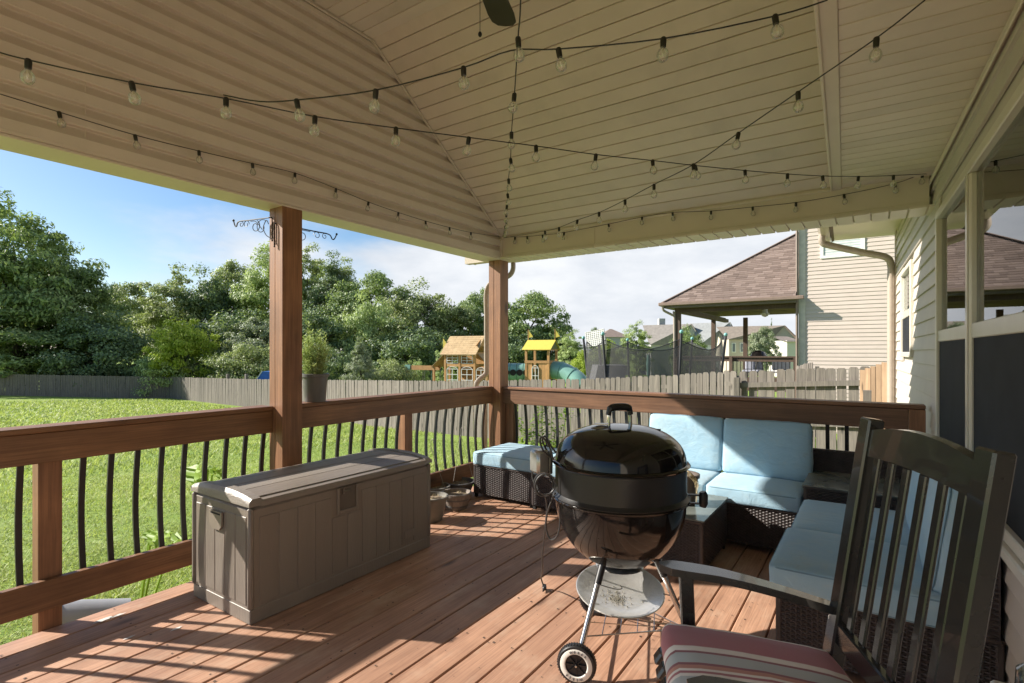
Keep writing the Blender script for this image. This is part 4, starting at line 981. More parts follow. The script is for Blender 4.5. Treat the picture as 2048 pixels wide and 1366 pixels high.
st = [(0,plum),(.045,plum),(.046,cream),(.075,cream),(.076,plum),(.30,plum),(.301,cream),(.345,cream),(.346,dk),(.365,dk),(.366,grey),(.45,grey),(.451,dk),(.47,dk),(.471,tan),(.50,tan),(.501,cream),(.522,cream),(.523,plum),(.54,plum),(.541,cream),(.565,cream),(.566,grey),(.66,grey),(.661,plum),(.93,plum),(.931,cream),(.965,cream),(.966,plum)]
# ramps hold 32 stops at most
c = ramp(n, l, mr.outputs[0], st)
vec = ocoord(n, l, rnd=False); c = mix(n, l, ramp(n, l, tex(n, l, vec, 9, 5), [(.4,(0,)*3),(.8,(.3,)*3)]), c, (.30,.22,.2))
l.new(c, bs.inputs['Base Color']); bs.inputs['Roughness'].default_value = .9; bs.inputs['Sheen Weight'].default_value = .2
l.new(bumpn(n, l, tex(n, l, vec, 600, 2), .25, .002), bs.inputs['Normal'])
me = cushion_mesh(.50, .46, .070, .033, .016, 21, .006, m)
o = put('seat_cushion', me, None, cp(.335, 0, .418)); o.rotation_euler = Euler((-radians(4.8), 0, atan2(cs.y, cs.x) + pi), 'XYZ'); tag(o, 'plum and grey striped seat cushion lying on the rocking chair', 'cushion')

# ================================================================== bits at the lower right corner
t = thing('plastic_bin', 'white plastic bin between the rocking chair and the house wall', 'bin', (.31, 1.44, 0))
b = MB(); b.box(.225, .405, 1.33, 1.56, 0, .555, ch=.015); b.build('tub', M_basic('white bin', (.66,.64,.60), .4), t, True); b = MB(); b.box(.215, .413, 1.32, 1.57, .551, .572, ch=.006); b.build('rim', m_white, t)
o = MB().lathe([(0,0),(.032,0),(.035,.01),(.033,.05),(.02,.062),(.0,.064)], 20, (0,0,0)).build('glass_jar', M_glass('jar glass', (.8,.85,.82), .15, .9), None, True); o.location = (.285, 1.535, .573); tag(o, 'small clear glass jar on the white bin', 'jar')
o = MB().box(-.04, .04, -.03, .03, 0, .085, ch=.012).build('grey_container', M_basic('grey container', (.40,.43,.44), .4), None, True); o.location = (.365, 1.47, .573); tag(o, 'pale grey rounded plastic container on the white bin by the wall', 'container')

# ================================================================== string lights
m_wirel = M_basic('string wire', (.016,.013,.010), .5)
m_bulb = M_glass('clear bulb', (.97,.97,.95), .10, .8)
_n = m_bulb.node_tree.nodes; _l = m_bulb.node_tree.links; _d = _n.new('ShaderNodeBsdfTranslucent'); _d.inputs[0].default_value = (.9,.88,.82,1); _d2 = _n.new('ShaderNodeBsdfDiffuse'); _d2.inputs[0].default_value = (.9,.88,.82,1)
_m0 = _n.new('ShaderNodeMixShader'); _l.new(_d.outputs[0], _m0.inputs[1]); _l.new(_d2.outputs[0], _m0.inputs[2])
_m = _n.new('ShaderNodeMixShader'); _m.inputs[0].default_value = .16; _src = _n['Material Output'].inputs[0].links[0].from_socket; _l.new(_src, _m.inputs[1]); _l.new(_m0.outputs[0], _m.inputs[2]); _l.new(_m.outputs[0], _n['Material Output'].inputs[0])
m_fil = M_basic('filament', (.75,.70,.58), .4, .2)
sock = MB().lathe([(0,.004),(.0075,.003),(.0095,0),(.0102,-.006),(.0096,-.028),(.0085,-.031),(0,-.032)], 12).mesh('socket', m_wirel, True)
bulb = MB().lathe([(.0075,-.030),(.009,-.036),(.0145,-.042),(.0185,-.050),(.0200,-.059),(.0188,-.068),(.0150,-.075),(.008,-.0795),(0,-.0808)], 16).mesh('bulb', m_bulb, True)
fil = MB(); fil.tube([(-.003,0,-.034),(-.004,0,-.055),(0,0,-.062),(.004,0,-.055),(.003,0,-.034)], .0009, 5); fil.lathe([(0,-.032),(.004,-.034),(.003,-.044),(0,-.045)], 8); fil = fil.mesh('filament', m_fil)
RB = random.Random(12)
def light_string(label, plan, knots, bulbs, sway=.18):
    """plan: ('line', P, Q) vertical plane through P,Q; knots: pixel points of the wire; bulbs: sockets' pixel points"""
    P_, Q_ = Vector(plan[0]), Vector(plan[1]); nrm = Vector((-(Q_-P_).y, (Q_-P_).x, 0)).normalized()
    def hit(u, v):
        r = ray(u, v); o_ = Vector((0,0,CH)); return o_ + r * ((P_-o_).dot(nrm)/r.dot(nrm))
    if len(bulbs[0]) == 3: hit = lambda u, v, d: atD(u, v, d)
    bp = [hit(*x) for x in bulbs]; allp = [hit(*x) for x in knots] if knots else []
    t = thing('string_light', label, 'string lights', bp[len(bp)//2], group='bulb strings under the porch roof')
    pts = sorted(allp + bp, key=lambda p: (p-P_).dot((Q_-P_)))
    MB().tube(smoothpath(pts, 4), .0021, 6).build('wire', m_wirel, t, True)
    for p in bp:
        rt_ = (RB.uniform(-sway, sway), RB.uniform(-sway, sway), RB.uniform(0, 3))
        o = put('socket', sock, t, p, rot=rt_); o.scale = (.86,)*3; o2 = put('bulb', bulb, o); put('filament', fil, o)
    return t
cor = (-3.035, 4.275)
light_string('bulb string running across from the left edge to the house wall corner', ((-1.98,.47,0), (.30,4.27,0)), [(0,105),(1868,347)],
    [(57,120),(263,165),(452,197),(630,233),(792,256),(938,275),(1072,292),(1192,309),(1305,321),(1390,331),(1490,341),(1575,348),(1645,352),(1717,353),(1787,351)])
light_string('bulb string rising to the right across the ceiling towards the top right edge', ((-1.76,.90,0), (-.20,1.63,0)), [(447,190),(520,203),(1655,0),(1022,101)],
    [(593,200),(752,180),(927,135),(1117,98),(1327,77),(1550,32)])
DC = [1.57, 1.93, 2.32, 2.66, 3.0, 3.34, 3.68, 4.02, 4.36, 4.70, 5.0]
light_string('bulb string running straight away overhead to the far corner post', ((-.82,1.16,0), (cor[0],cor[1],0)), [(1043,-60,1.22),(1040,30,1.42),(1005,474,5.24)],
    [(u, v, d) for (u, v), d in zip([(1036,76),(1029,188),(1023,265),(1021,318),(1017,358),(1015,388),(1014,411),(1013,428),(1012,441),(1010,452),(1009,461)], DC)])
light_string('bulb string along the siding of the gable end on the left', ((GX+.03,0,0), (GX+.03,4.25,0)), [(0,188),(1003,474)],
    [(118,224),(270,270),(398,302),(505,327),(590,346),(672,377),(737,404),(797,425),(851,442),(899,455),(942,465)])
light_string('bulb string from the far corner post rising to the upper right edge', ((cor[0],cor[1],0), (.02,1.92,0)), [(1006,476),(1850,0)],
    [(1090,462),(1118,455),(1155,440),(1198,425),(1250,400),(1308,369),(1387,329),(1477,266),(1596,184),(1753,76)])
light_string('bulb string draped along the far beam to the house wall', ((-3.0,FY-.03,0), (.3,FY-.03,0)), [(1008,474),(1858,345)],
    [(1030,474),(1054,473),(1085,470),(1128,465),(1217,448),(1284,434),(1345,425),(1422,422),(1505,414),(1592,405),(1688,389),(1790,367),(1845,347)])

# ================================================================== ceiling fan
m_fan = M_basic('dark bronze fan', (.030,.024,.020), .45, .2)
fc = Vector((-1.54, 1.925, 3.20))
t = thing('ceiling_fan', 'dark bronze ceiling fan with pull chain under the porch ceiling', 'ceiling fan', (fc.x, fc.y, 3.6))
MB().lathe([(0, .10), (.075, .09), (.10, .05), (.10, -.02), (.07, -.06), (0, -.07)], 28, fc).build('motor_housing', m_fan, t, True)
MB().tube([fc + Vector((0,0,.09)), (fc.x, fc.y, 3.55)], .013, 10).build('downrod', m_fan, t)
MB().lathe([(0,0),(.05,0),(.065,.05),(0,.052)], 20, (fc.x, fc.y, 3.552)).build('canopy', m_fan, t, True)
bl = MB(); outl = [(.12,.045),(.25,.062),(.55,.078),(.62,.072),(.655,.045),(.662,0),(.655,-.045),(.62,-.072),(.55,-.078),(.25,-.062),(.12,-.045)]
bl.prism([(x, y, 0) for x, y in outl], (0, 0, .008)); bl = bl.mesh('blade', m_fan)
a0 = atan2(.935, -.355)
for k in range(5): put('blade', bl, t, fc, rot=Euler((radians(9), 0, a0 + 2*pi*k/5), 'XYZ'))
cp_ = Vector((-1.555, 2.02, 0)); kn = atD(960, 66, (Vector((cp_.x, cp_.y, 0))).dot(FW))
b = MB(); b.tube([(kn.x, kn.y, kn.z), (kn.x, kn.y, 3.15)], .0016, 5); b.build('pull_chain', m_iron, t)
b = MB(); b.ball((kn.x, kn.y, kn.z-.006), .012, 10, 8, sc=(.8,.8,1.1)); b.build('chain_knob', m_iron, t, True)
# ================================================================== fences
m_fence = M_wood('weathered fence', (.085,.074,.062), (.29,.25,.208), 2, .85, .16, True, (.16,.145,.125), .8)
m_fence2 = M_wood('newer fence wood', (.24,.15,.085), (.40,.27,.165), 2, .8, .15, True)
def picket_mesh(w=.138, h=1.83, t=.016):
    hw = w/2; c_ = .028
    return MB().prism([(-hw,0,0),(hw,0,0),(hw,0,h-c_-.01),(hw-.012,0,h-.014),(hw-c_,0,h),(-hw+c_,0,h),(-hw+.012,0,h-.014),(-hw,0,h-c_-.01)], (0,t,0)).mesh('picket', m_fence)
pk = picket_mesh()
def fence(label, pts, side=1, single=True, rails=True, top=None, group='weathered picket fence runs', railside=1, h=1.83, near=300):
    """pts: ground polyline; pickets stand on it"""
    a = Vector(pts[0]); c_ = Vector(pts[-1]); t = thing('picket_fence', label, 'fence', (a+c_)/2, group=group); R = random.Random(len(label)); joined = MB(); count = 0
    rl = MB()
    for i in range(len(pts)-1):
        p, q = Vector(pts[i]), Vector(pts[i+1]); d = (q-p); hd = Vector((d.x, d.y, 0)); ln = hd.length; hd.normalize(); nrm = Vector((hd.y, -hd.x, 0)); ang_ = atan2(hd.y, hd.x); n_ = int(ln/.1475)
        for k in range(n_):
            f = (k+.5)/n_; w = p.lerp(q, f); w = w + Vector((0,0,R.uniform(-.012,.012))) + nrm*R.uniform(-.004,.004)
            rot = (R.uniform(-.008,.008), R.uniform(-.009,.009), ang_ + R.uniform(-.02,.02))
            if single and count < near:
                o = put('picket', pk, t, w, rot=rot); o.scale = (R.uniform(.95,1.02), 1, h/1.83*R.uniform(.994,1.006)); count += 1
            else:
                Mx = Matrix.Translation(w) @ Euler(rot).to_matrix().to_4x4() @ Matrix.Diagonal((1,1,h/1.83,1)); joined.add([Mx @ v.co for v in pk.vertices], [tuple(f_.vertices) for f_ in pk.polygons])
        for zz in (.25, .92, 1.58):
            b = MB(); b.bar(p + Vector((0,0,zz*h/1.83)) + nrm*.03*railside, q + Vector((0,0,zz*h/1.83)) + nrm*.03*railside, .038, .085); b.build('fence_rail', m_fence, t)
        npst = max(1, int(ln/2.4))
        for k in range(npst+1):
            w = p.lerp(q, k/npst) + nrm*.095*railside; b = MB(); b.box(w.x-.045, w.x+.045, w.y-.045, w.y+.045, w.z-.1, w.z+1.72*h/1.83); b.build('fence_post', m_fence, t)
    if joined.v: tag(joined.build('picket_run', m_fence, t, fix=False), kind='stuff')
    return t
def gp_(u, vtop, d):      # fence foot 1.83 m below the surveyed top edge
    p = atD(u, vtop, d); return Vector((p.x, p.y, p.z - 1.83))
F0 = gp_(336, 754, 39.5); F1 = gp_(543, 758.8, 29.5); F2 = gp_(700, 760, 22.5); F3 = gp_(803, 761, 18.9); F4 = gp_(960, 761.5, 15.9); F5 = gp_(1180, 757, 13.2); F6 = gp_(1345, 750, 11.6); F7 = gp_(1474, 741, 10.4)
L0 = gp_(-60, 747, 37.0); 
fence('long weathered grey picket fence crossing behind the yard on the left, partly shaded', [L0, F0], single=False, railside=-1)
fence('sunlit weathered grey picket fence running from the far corner towards the playset', [F0, F1, F2, F3], single=True, railside=-1, near=120)
fence('weathered picket fence running behind the far deck railing towards the neighbour house', [F3, F4, F5, F6, F7], single=True, railside=-1)
# near return panel seen from its rail side
N0 = gp_(1478, 742.5, 9.6); N1 = gp_(1742, 733, 8.25)
fence('weathered picket fence panel with its rails showing, beside the house corner', [N0, N1], single=True, railside=1)
pk_old = pk; pk = MB().prism([(-.069,0,0),(.069,0,0),(.069,0,2.0),(-.069,0,2.0)], (0,.018,0)).mesh('picket', m_fence2)
t = thing('picket_fence', 'newer tan board fence return standing at the house corner', 'fence', (.2, 8.6, 0)); R = random.Random(2)
for k in range(7):
    w = Vector((-.12 + k*.062, 9.02 - k*.132, -.96 + k*.03)); put('picket', pk, t, w, rz=radians(-65)+R.uniform(-.02,.02))
MB().box(-.10, -.01, 8.20, 8.29, -1.0, .80).build('fence_post', m_fence, t)
for zz in (-.3, .55): MB().bar((-.13, 9.04, zz), (.27, 8.20, zz), .038, .085).build('fence_rail', m_fence2, t)
pk = pk_old
t = fence('short grey picket fence piece beyond the near fence beside the neighbour wall', [gp_(1592, 733, 15.5), gp_(1626, 724, 13.6)], single=True, railside=-1)

# ================================================================== foliage
LEAF = {}
def crown_mesh(seed, rx, rz, nclump, per, ls, shape='round', clump=.30, asp=2.0):
    """crown centred on (0,0,0) with half-height rz: leaf-shaped faces gathered in clumps along the crown's skin and inside"""
    R = random.Random(seed); V = []; F_ = []
    for c_ in range(nclump):
        while True:
            d = Vector((R.gauss(0,1), R.gauss(0,1), R.gauss(0,1)))
            if d.length > .1: break
        d.normalize(); k = R.uniform(.35, 1.0)**.55
        if d.z < -.55 and R.random() < .5: d.z *= -.3
        lum = 1 + .30*noise.noise(d*2.1 + Vector((seed*3.1,0,0))) + .16*noise.noise(d*5 + Vector((0,seed,0)))
        if shape == 'cone': pr = max(.12, (1 - (d.z*.5+.5))**.75 * 1.25)
        elif shape == 'tall': pr = .75 + .25*(1-abs(d.z))
        else: pr = 1.
        cc = Vector((d.x*rx*k*lum*pr, d.y*rx*k*lum*pr, d.z*rz*k*lum)); cr = clump*rx*R.uniform(.55, 1.25)
        up = Vector((0,0,1))
        for j in range(per):
            e = Vector((R.gauss(0,1), R.gauss(0,1), R.gauss(0,.75))); e.normalize(); rr = cr*R.random()**.42
            p = cc + Vector((e.x*rr, e.y*rr, e.z*rr*.62)); nrm = (e*.5 + d*.55 + up*.55 + Vector((R.gauss(0,.55), R.gauss(0,.55), R.gauss(0,.45)))).normalized()
            tg = nrm.cross(Vector((R.gauss(0,1), R.gauss(0,1), R.gauss(0,.5)))); 
            if tg.length < 1e-3: continue
            tg.normalize(); bt = nrm.cross(tg); L_ = ls*R.uniform(.6, 1.35); w_ = L_/asp; i0 = len(V)
            dr = nrm*(-.18*L_)
            V += [tuple(p - tg*L_*.5), tuple(p + bt*w_*.5 + dr*.2), tuple(p + tg*L_*.5 + dr), tuple(p - bt*w_*.5 + dr*.2)]; F_.append((i0, i0+1, i0+2, i0+3))
    me = bpy.data.meshes.new('crown'); me.from_pydata(V, [], F_); me.update(); return me
m_bark = M_wood('bark', (.06,.048,.038), (.13,.105,.08), 2, .95, .15, False)
def trunk_mesh(seed, rx, rz, r):
    R = random.Random(seed+50); b = MB(); base = Vector((0,0,-rz*1.25)); top = Vector((R.uniform(-.1,.1)*rx, R.uniform(-.1,.1)*rx, rz*.35))
    b.tube(smoothpath([base, base.lerp(top,.4)+Vector((R.uniform(-.05,.05)*rx,0,0)), top], 4), [r*(1.25-1.0*k/8) for k in range(9)], 7)
    for k in range(9):
        f = R.uniform(.25,.9); p = base.lerp(top, f); a = R.uniform(0,6.28); q = p + Vector((cos(a)*rx*.75, sin(a)*rx*.75, rz*R.uniform(.2,.5))); b.tube(smoothpath([p, p.lerp(q,.5)+Vector((0,0,rz*.06)), q], 3), [r*.45*(1-.8*i/6) for i in range(7)], 5)
    return b.mesh('trunk', m_bark, True, fix=False)
m_l1 = M_leaf('leaf mid green', (0.076,0.123,0.048), (0.169,0.249,0.094), (0.394,0.49,0.205), .30)
m_l2 = M_leaf('leaf dark green', (0.063,0.101,0.051), (0.127,0.191,0.091), (0.283,0.373,0.184), .25)
m_l3 = M_leaf('leaf yellow green', (.20,.29,.025), (.33,.43,.045), (.50,.56,.09), .40)
m_l4 = M_leaf('leaf silver green', (.17,.21,.12), (.26,.30,.19), (.38,.42,.29), .25)
m_l5 = M_leaf('leaf olive green', (0.13,0.163,0.07), (0.263,0.317,0.14), (0.553,0.593,0.286), .30)
m_l6 = M_leaf('leaf light green', (0.204,0.273,0.108), (0.365,0.459,0.19), (0.66,0.755,0.356), .32)
PROTO = {}
def proto(kind):
    if kind in PROTO: return PROTO[kind]
    spec = {'ash': (11, 1, 1.25, 190, 170, .068, 'round', .22, 2.6), 'round': (21, 1, 1.05, 150, 170, .062, 'round', .23, 1.7), 'lumpy': (31, 1, .95, 120, 200, .058, 'round', .28, 1.6),
            'tall': (41, 1, 1.7, 170, 150, .066, 'tall', .23, 1.8), 'cone': (51, 1, 1.5, 150, 150, .064, 'cone', .22, 2.2), 'shrub': (61, 1, .85, 95, 170, .075, 'round', .28, 2.2), 'wide': (71, 1, .72, 130, 160, .056, 'round', .25, 1.7)}[kind]
    PROTO[kind] = (crown_mesh(*spec), trunk_mesh(spec[0], 1, spec[2], .06), spec[2]); return PROTO[kind]
PM = {}
def tree(name, label, kind, mat, u, vtop, d, width_px, seed, group, vbase=None, trunk=True, bury=.0):
    """stands at distance d on the ground, crown top at pixel row vtop and crown width width_px"""
    cm, tm, asp = proto(kind); key = (kind, mat.name)
    if key not in PM: me = cm.copy(); me.materials.clear(); me.materials.append(mat); PM[key] = me
    p = atD(u, vtop, d); g = gz(p.x, p.y); rx = width_px/2*d/FPX; H = p.z - g
    rz = min(rx*asp, H*.52); rz = max(rz, H*.40); zc = p.z - rz*1.02
    t = thing(name, label, 'tree' if 'tree' in name else 'shrub', (p.x, p.y, g), group=group)
    R = random.Random(seed); a = R.uniform(0, 6.28)
    o = put('crown', PM[key], t, (p.x, p.y, zc), rz=a); o.scale = (rx, rx, rz/asp); tag(o, kind='stuff')
    if trunk:
        o = put('trunk', tm, t, (p.x, p.y, zc), rz=a); k = (zc - g)/(asp*1.25); o.scale = (max(.5,rx*.8), max(.5,rx*.8), max(.05,k))
    return t
G1 = 'trees of the wood behind the fence'
T = [ # name,label,kind,mat,u,vtop,d,width
 ('tall_tree','tallest feathery tree rising at the far left edge behind the fence','ash',m_l1,30,402,44,270),
 ('tall_tree','feathery tree in second row at left with a slope of crown falling to the right','ash',m_l1,120,490,46,200),
 ('tall_tree','dark tree filling the lower left behind the shaded fence','ash',m_l1,30,585,42,280),
 ('tall_tree','dark lower tree standing left of the yellow green tree','lumpy',m_l2,205,625,42,190),
 ('small_tree','small dark tree top showing at the dip of the left treeline','round',m_l2,222,566,60,70),
 ('broad_tree','thin topped tree just right of the treeline dip','round',m_l5,275,566,58,120),
 ('broad_tree','grey green twin topped tree left of the wooden porch post','tall',m_l5,345,532,54,130),
 ('broad_tree','dark broad tree behind the yellow green tree','lumpy',m_l2,420,538,56,140),
 ('broad_tree','olive rounded tree crown left of the wooden porch post','round',m_l5,478,520,60,130),
 ('tall_tree','tall light green tree right behind the wooden porch post','tall',m_l6,545,484,56,150),
 ('tall_tree','tall dark crowned tree just right of the wooden porch post','tall',m_l5,614,486,58,110),
 ('conifer_tree','spiky topped dark tree right of the porch post','cone',m_l2,665,508,54,150),
 ('conifer_tree','spiky topped green tree beside the small cloud','cone',m_l5,692,520,55,130),
 ('broad_tree','broad vine covered tree crown in the middle of the wood','round',m_l1,745,545,50,170),
 ('broad_tree','light green tree standing in front of the dark wood','lumpy',m_l6,738,588,44,110),
 ('broad_tree','drooping vine draped tree at the right end of the high wood','lumpy',m_l5,835,565,48,150),
 ('broad_tree','dark tree mass low in the middle of the wood','lumpy',m_l2,640,610,44,190),
 ('broad_tree','dark tree mass behind the small shrubs and left of the playhouse','lumpy',m_l2,810,640,42,190),
 ('broad_tree','dark understorey tree behind the yellow green tree','lumpy',m_l2,480,620,46,200),
 ('broad_tree','low rounded tree left of the far corner post behind the playhouse','round',m_l5,905,612,50,130),
 ('broad_tree','grey green rounded tree just left of the far corner post','round',m_l1,958,576,52,110),
 ('broad_tree','large leafy tree just right of the far corner post behind the yellow roof','round',m_l1,1058,585,46,170),
 ('broad_tree','dark low tree behind the green tube of the playset','lumpy',m_l2,1005,650,42,150),
 ('small_tree','light green small tree between the playset tower and the trampoline','tall',m_l6,1142,660,40,60),
 ('small_tree','low dark tree beyond the playset tower on the right','round',m_l2,1110,672,44,90),
]
for i, (nm, lab, kd, mt, u, v, d, w) in enumerate(T): tree(nm, lab, kd, mt, u, v, d, w, i*7+1, G1)
G2 = 'shrubs along the fence'
S = [('bright_tree','bright yellow green young tree leaning over the fence corner','shrub',m_l3,368,640,40.2,118),
 ('leaning_shrub','bright green lower shrub spilling over the fence at the corner','shrub',m_l6,330,700,40.6,120),
 ('leaning_shrub','green spreading shrub behind the shaded fence at the left','wide',m_l2,110,690,45,200),
 ('leaning_shrub','dense rounded hedge like shrub left of the porch post','wide',m_l5,500,688,38,150),
 ('silver_tree','silvery leaved tree just left of the porch post','round',m_l4,522,634,43,120),
 ('cone_shrub','grey green cone shaped shrub behind the sunlit fence','cone',m_l4,720,676,25.5,80),
 ('low_shrub','low yellowish shrub behind the sunlit fence right of the cone shaped shrub','wide',m_l5,790,718,27,100),
 ('low_shrub','low leafy shrub by the swing beam of the playset','shrub',m_l6,830,722,30,60),
 ('slim_shrub','slim light green shrub left of the playhouse roof','tall',m_l6,888,684,31,40),
 ('slim_shrub','pale willowy shrub behind the playhouse roof','tall',m_l6,915,690,33,50),
 ('slim_shrub','light green shrub between trampoline and playset slide','shrub',m_l3,1170,700,30,60),
 ('leaning_shrub','vine covered shrub behind the fence right of the porch post','lumpy',m_l2,655,690,33,120)]
for i, (nm, lab, kd, mt, u, v, d, w) in enumerate(S): tree(nm, lab, kd, mt, u, v, d, w, i*11+5, G2)
G3 = 'garden trees near the neighbour houses'
S = [('garden_tree','light green garden tree behind the trampoline','tall',m_l6,1273,642,34,62), ('garden_tree','yellow green bush behind the trampoline net','shrub',m_l3,1215,680,36,60),
 ('garden_tree','green garden tree beside the neighbour porch column','lumpy',m_l1,1376,654,30,66), ('garden_tree','pale leaved garden tree seen under the neighbour porch roof','round',m_l4,1524,652,38,58),
 ('garden_tree','distant round tree top left of the brown roofed house','round',m_l2,1194,654,90,30), ('garden_tree','distant dark conifer above the tan house roof','cone',m_l2,1543,638,95,10), ('garden_tree','dark green bush beneath the neighbour porch','lumpy',m_l2,1400,690,31,70)]
for i, (nm, lab, kd, mt, u, v, d, w) in enumerate(S): tree(nm, lab, kd, mt, u, v, d, w, i*13+3, G3)

# ================================================================== playset behind the fence
m_ply = M_wood('playset cedar', (.48,.25,.085), (.66,.38,.15), 2, .6, .12, False)
m_plr = M_wood('playset roof shingles', (.42,.28,.13), (.60,.44,.24), 0, .7, .18, False)
m_yel = M_basic('yellow canvas', (.56,.46,.07), .6, 0, .06, 6)
m_grn = M_basic('green plastic', (.19,.36,.30), .35, 0, .06, 6)
m_wtrim = M_basic('white window trim', (.72,.72,.68), .4)
D0 = 26.0
pc_ = atD(935, 757, D0); ex = RT.copy(); ey = FW.copy()
# house oriented so its front faces the camera and its gable end turns right
ra = radians(-28); hx = (RT*cos(ra) + FW*-sin(ra)); hx = Vector((RT.x*cos(.42)+FW.x*sin(.42)*-1, RT.y*cos(.42)+FW.y*sin(.42)*-1, 0)).normalized(); hy = Vector((-hx.y, hx.x, 0))
gb = gz(pc_.x, pc_.y)
PMx = Matrix((hx, hy, Vector((0,0,1)))).transposed().to_4x4(); PMx.translation = Vector((pc_.x, pc_.y, gb))
zt = CH + (704-672)*D0/FPX - gb      # ridge height above ground
t = thing('playhouse', 'wooden playhouse with cedar shingle roof and white paned windows behind the fence', 'playhouse', PMx.translation)
z1 = .70 - gb; z2 = 1.22 - gb; hw, hd = .80, .75
b = MB()
for sx in (-1, 0, 1):
    for sy in (-1, 1): b.box(sx*hw-.05, sx*hw+.05, sy*hd-.05, sy*hd+.05, 0, z2+.1, PMx)
for zz in (z1-.10, z2-.06): 
    for sy in (-1, 1): b.box(-hw, hw, sy*hd-.035, sy*hd+.035, zz, zz+.12, PMx)
    for sx in (-1, 1): b.box(sx*hw-.035, sx*hw+.035, -hd, hd, zz, zz+.12, PMx)
b.build('frame', m_ply, t)
b = MB(); b.box(-hw, hw, -hd+.02, -hd+.04, 0, 1.4, PMx); b.box(hw-.04, hw-.02, -hd, hd, 0, 1.4, PMx); b.box(-hw, hw, hd-.04, hd-.02, 0, z2, PMx); b.build('wall_board', m_ply, t)
def arch_window(t, M_, x0, x1, z0, z1_, y, arch=True):
    b = MB(); th_ = .025; xm = (x0+x1)/2
    for x in (x0, xm, x1): b.box(x-th_/2, x+th_/2, y-.03, y, z0, z1_, M_)
    for k in range(4): b.box(x0, x1, y-.032, y-.002, z0+(z1_-z0)*k/3-th_/2, z0+(z1_-z0)*k/3+th_/2, M_)
    if arch: b.tube([M_ @ Vector((xm+(x1-x0)/2*cos(a), y-.02, z1_-.05+.16*sin(a))) for a in [pi*k/8 for k in range(9)]], .014, 5)
    b.build('window', m_wtrim, t)
for x0_, x1_ in ((-.70,-.10), (.10,.70)): arch_window(t, PMx, x0_, x1_, z1-1.0, z1-.22, -hd-.01); arch_window(t, PMx, x0_, x1_, z1+.06, z2-.08, -hd-.01, False)
# main roof: ridge along hx, shingle rows as real laps
def shingle_roof(t, M_, x0, x1, y0, z0, y1, z1_, rows, name='roof_slope', mat=m_plr, tabs=9, seed=1):
    R = random.Random(seed); b = MB(); 
    for r in range(rows):
        f0, f1 = r/rows, (r+1.15)/rows; off = R.uniform(0, .3)
        for k in range(tabs+1):
            xa = x0 + (x1-x0)*max(0, (k-off)/tabs); xb = x0 + (x1-x0)*min(1, (k+1-off)/tabs)-.004
            if xb <= xa: continue
            lift = .012 + R.uniform(0, .010); A = Vector((xa, y0+(y1-y0)*f0, z0+(z1_-z0)*f0+lift)); Bq = Vector((xb, A.y, A.z)); Cq = Vector((xb, y0+(y1-y0)*min(1,f1), z0+(z1_-z0)*min(1,f1))); Dq = Vector((xa, Cq.y, Cq.z))
            i0 = len(b.v); b.v += [tuple(M_ @ p) for p in (A, Bq, Cq, Dq)] + [tuple(M_ @ (p - Vector((0,0,.018)))) for p in (A, Bq)]; b.f += [(i0,i0+1,i0+2,i0+3), (i0+4,i0+5,i0+1,i0)]
    o = b.build(name, mat, t, fix=False); tag(o, kind='stuff')
    b = MB(); b.prism([M_ @ Vector((x0, y0, z0-.03)), M_ @ Vector((x0, y1, z1_-.03)), M_ @ Vector((x0, y1, z1_-.005)), M_ @ Vector((x0, y0, z0-.005))], (M_.to_3x3() @ Vector((x1-x0, 0, 0)))); b.build('roof_board', mat, t)
shingle_roof(t, PMx, -hw-.18, hw+.18, -hd-.22, z2-.04, 0, zt, 9); shingle_roof(t, PMx, -hw-.18, hw+.18, hd+.22, z2-.04, 0, zt, 9, seed=2)
b = MB(); b.prism([PMx @ Vector((hw+.02, -hd, z2+.35)), PMx @ Vector((hw+.02, hd, z2+.35)), PMx @ Vector((hw+.02, 0, zt-.05))], hx*.03); b.build('gable_panel', m_ply, t)
# lean-to roofs left and right
shl = PMx @ Matrix.Translation((-hw-.45, 0, 0)); shingle_roof(t, PMx @ Matrix.Rotation(pi/2, 4, 'Z') @ Matrix.Translation((0,0,0)), -hd-.1, hd+.1, hw+.75, z1-.12, hw-.02, z2+.05, 7, seed=3)
shingle_roof(t, PMx @ Matrix.Rotation(-pi/2, 4, 'Z'), -hd-.1, hd-.2, hw+.75, z1-.12, hw-.02, z2+.05, 7, seed=4)
for sx in (-1, 1):
    for sy in (-1, 1): b = MB(); b.box(sx*(hw+.65)-.05, sx*(hw+.65)+.05, sy*hd-.05, sy*hd+.05, 0, z1-.05, PMx); b.build('side_post', m_ply, t)
arch_window(t, PMx, hw+.10, hw+.60, z1-1.0, z1-.25, -hd-.01)
b = MB(); b.prism([PMx @ Vector((-hw-.35, -.4, z2+.1)), PMx @ Vector((-hw-.35, -.4, z2+.75)), PMx @ Vector((-hw-.05, -.4, z2+.35))], hy*.02); b.build('flag', m_yel, t)
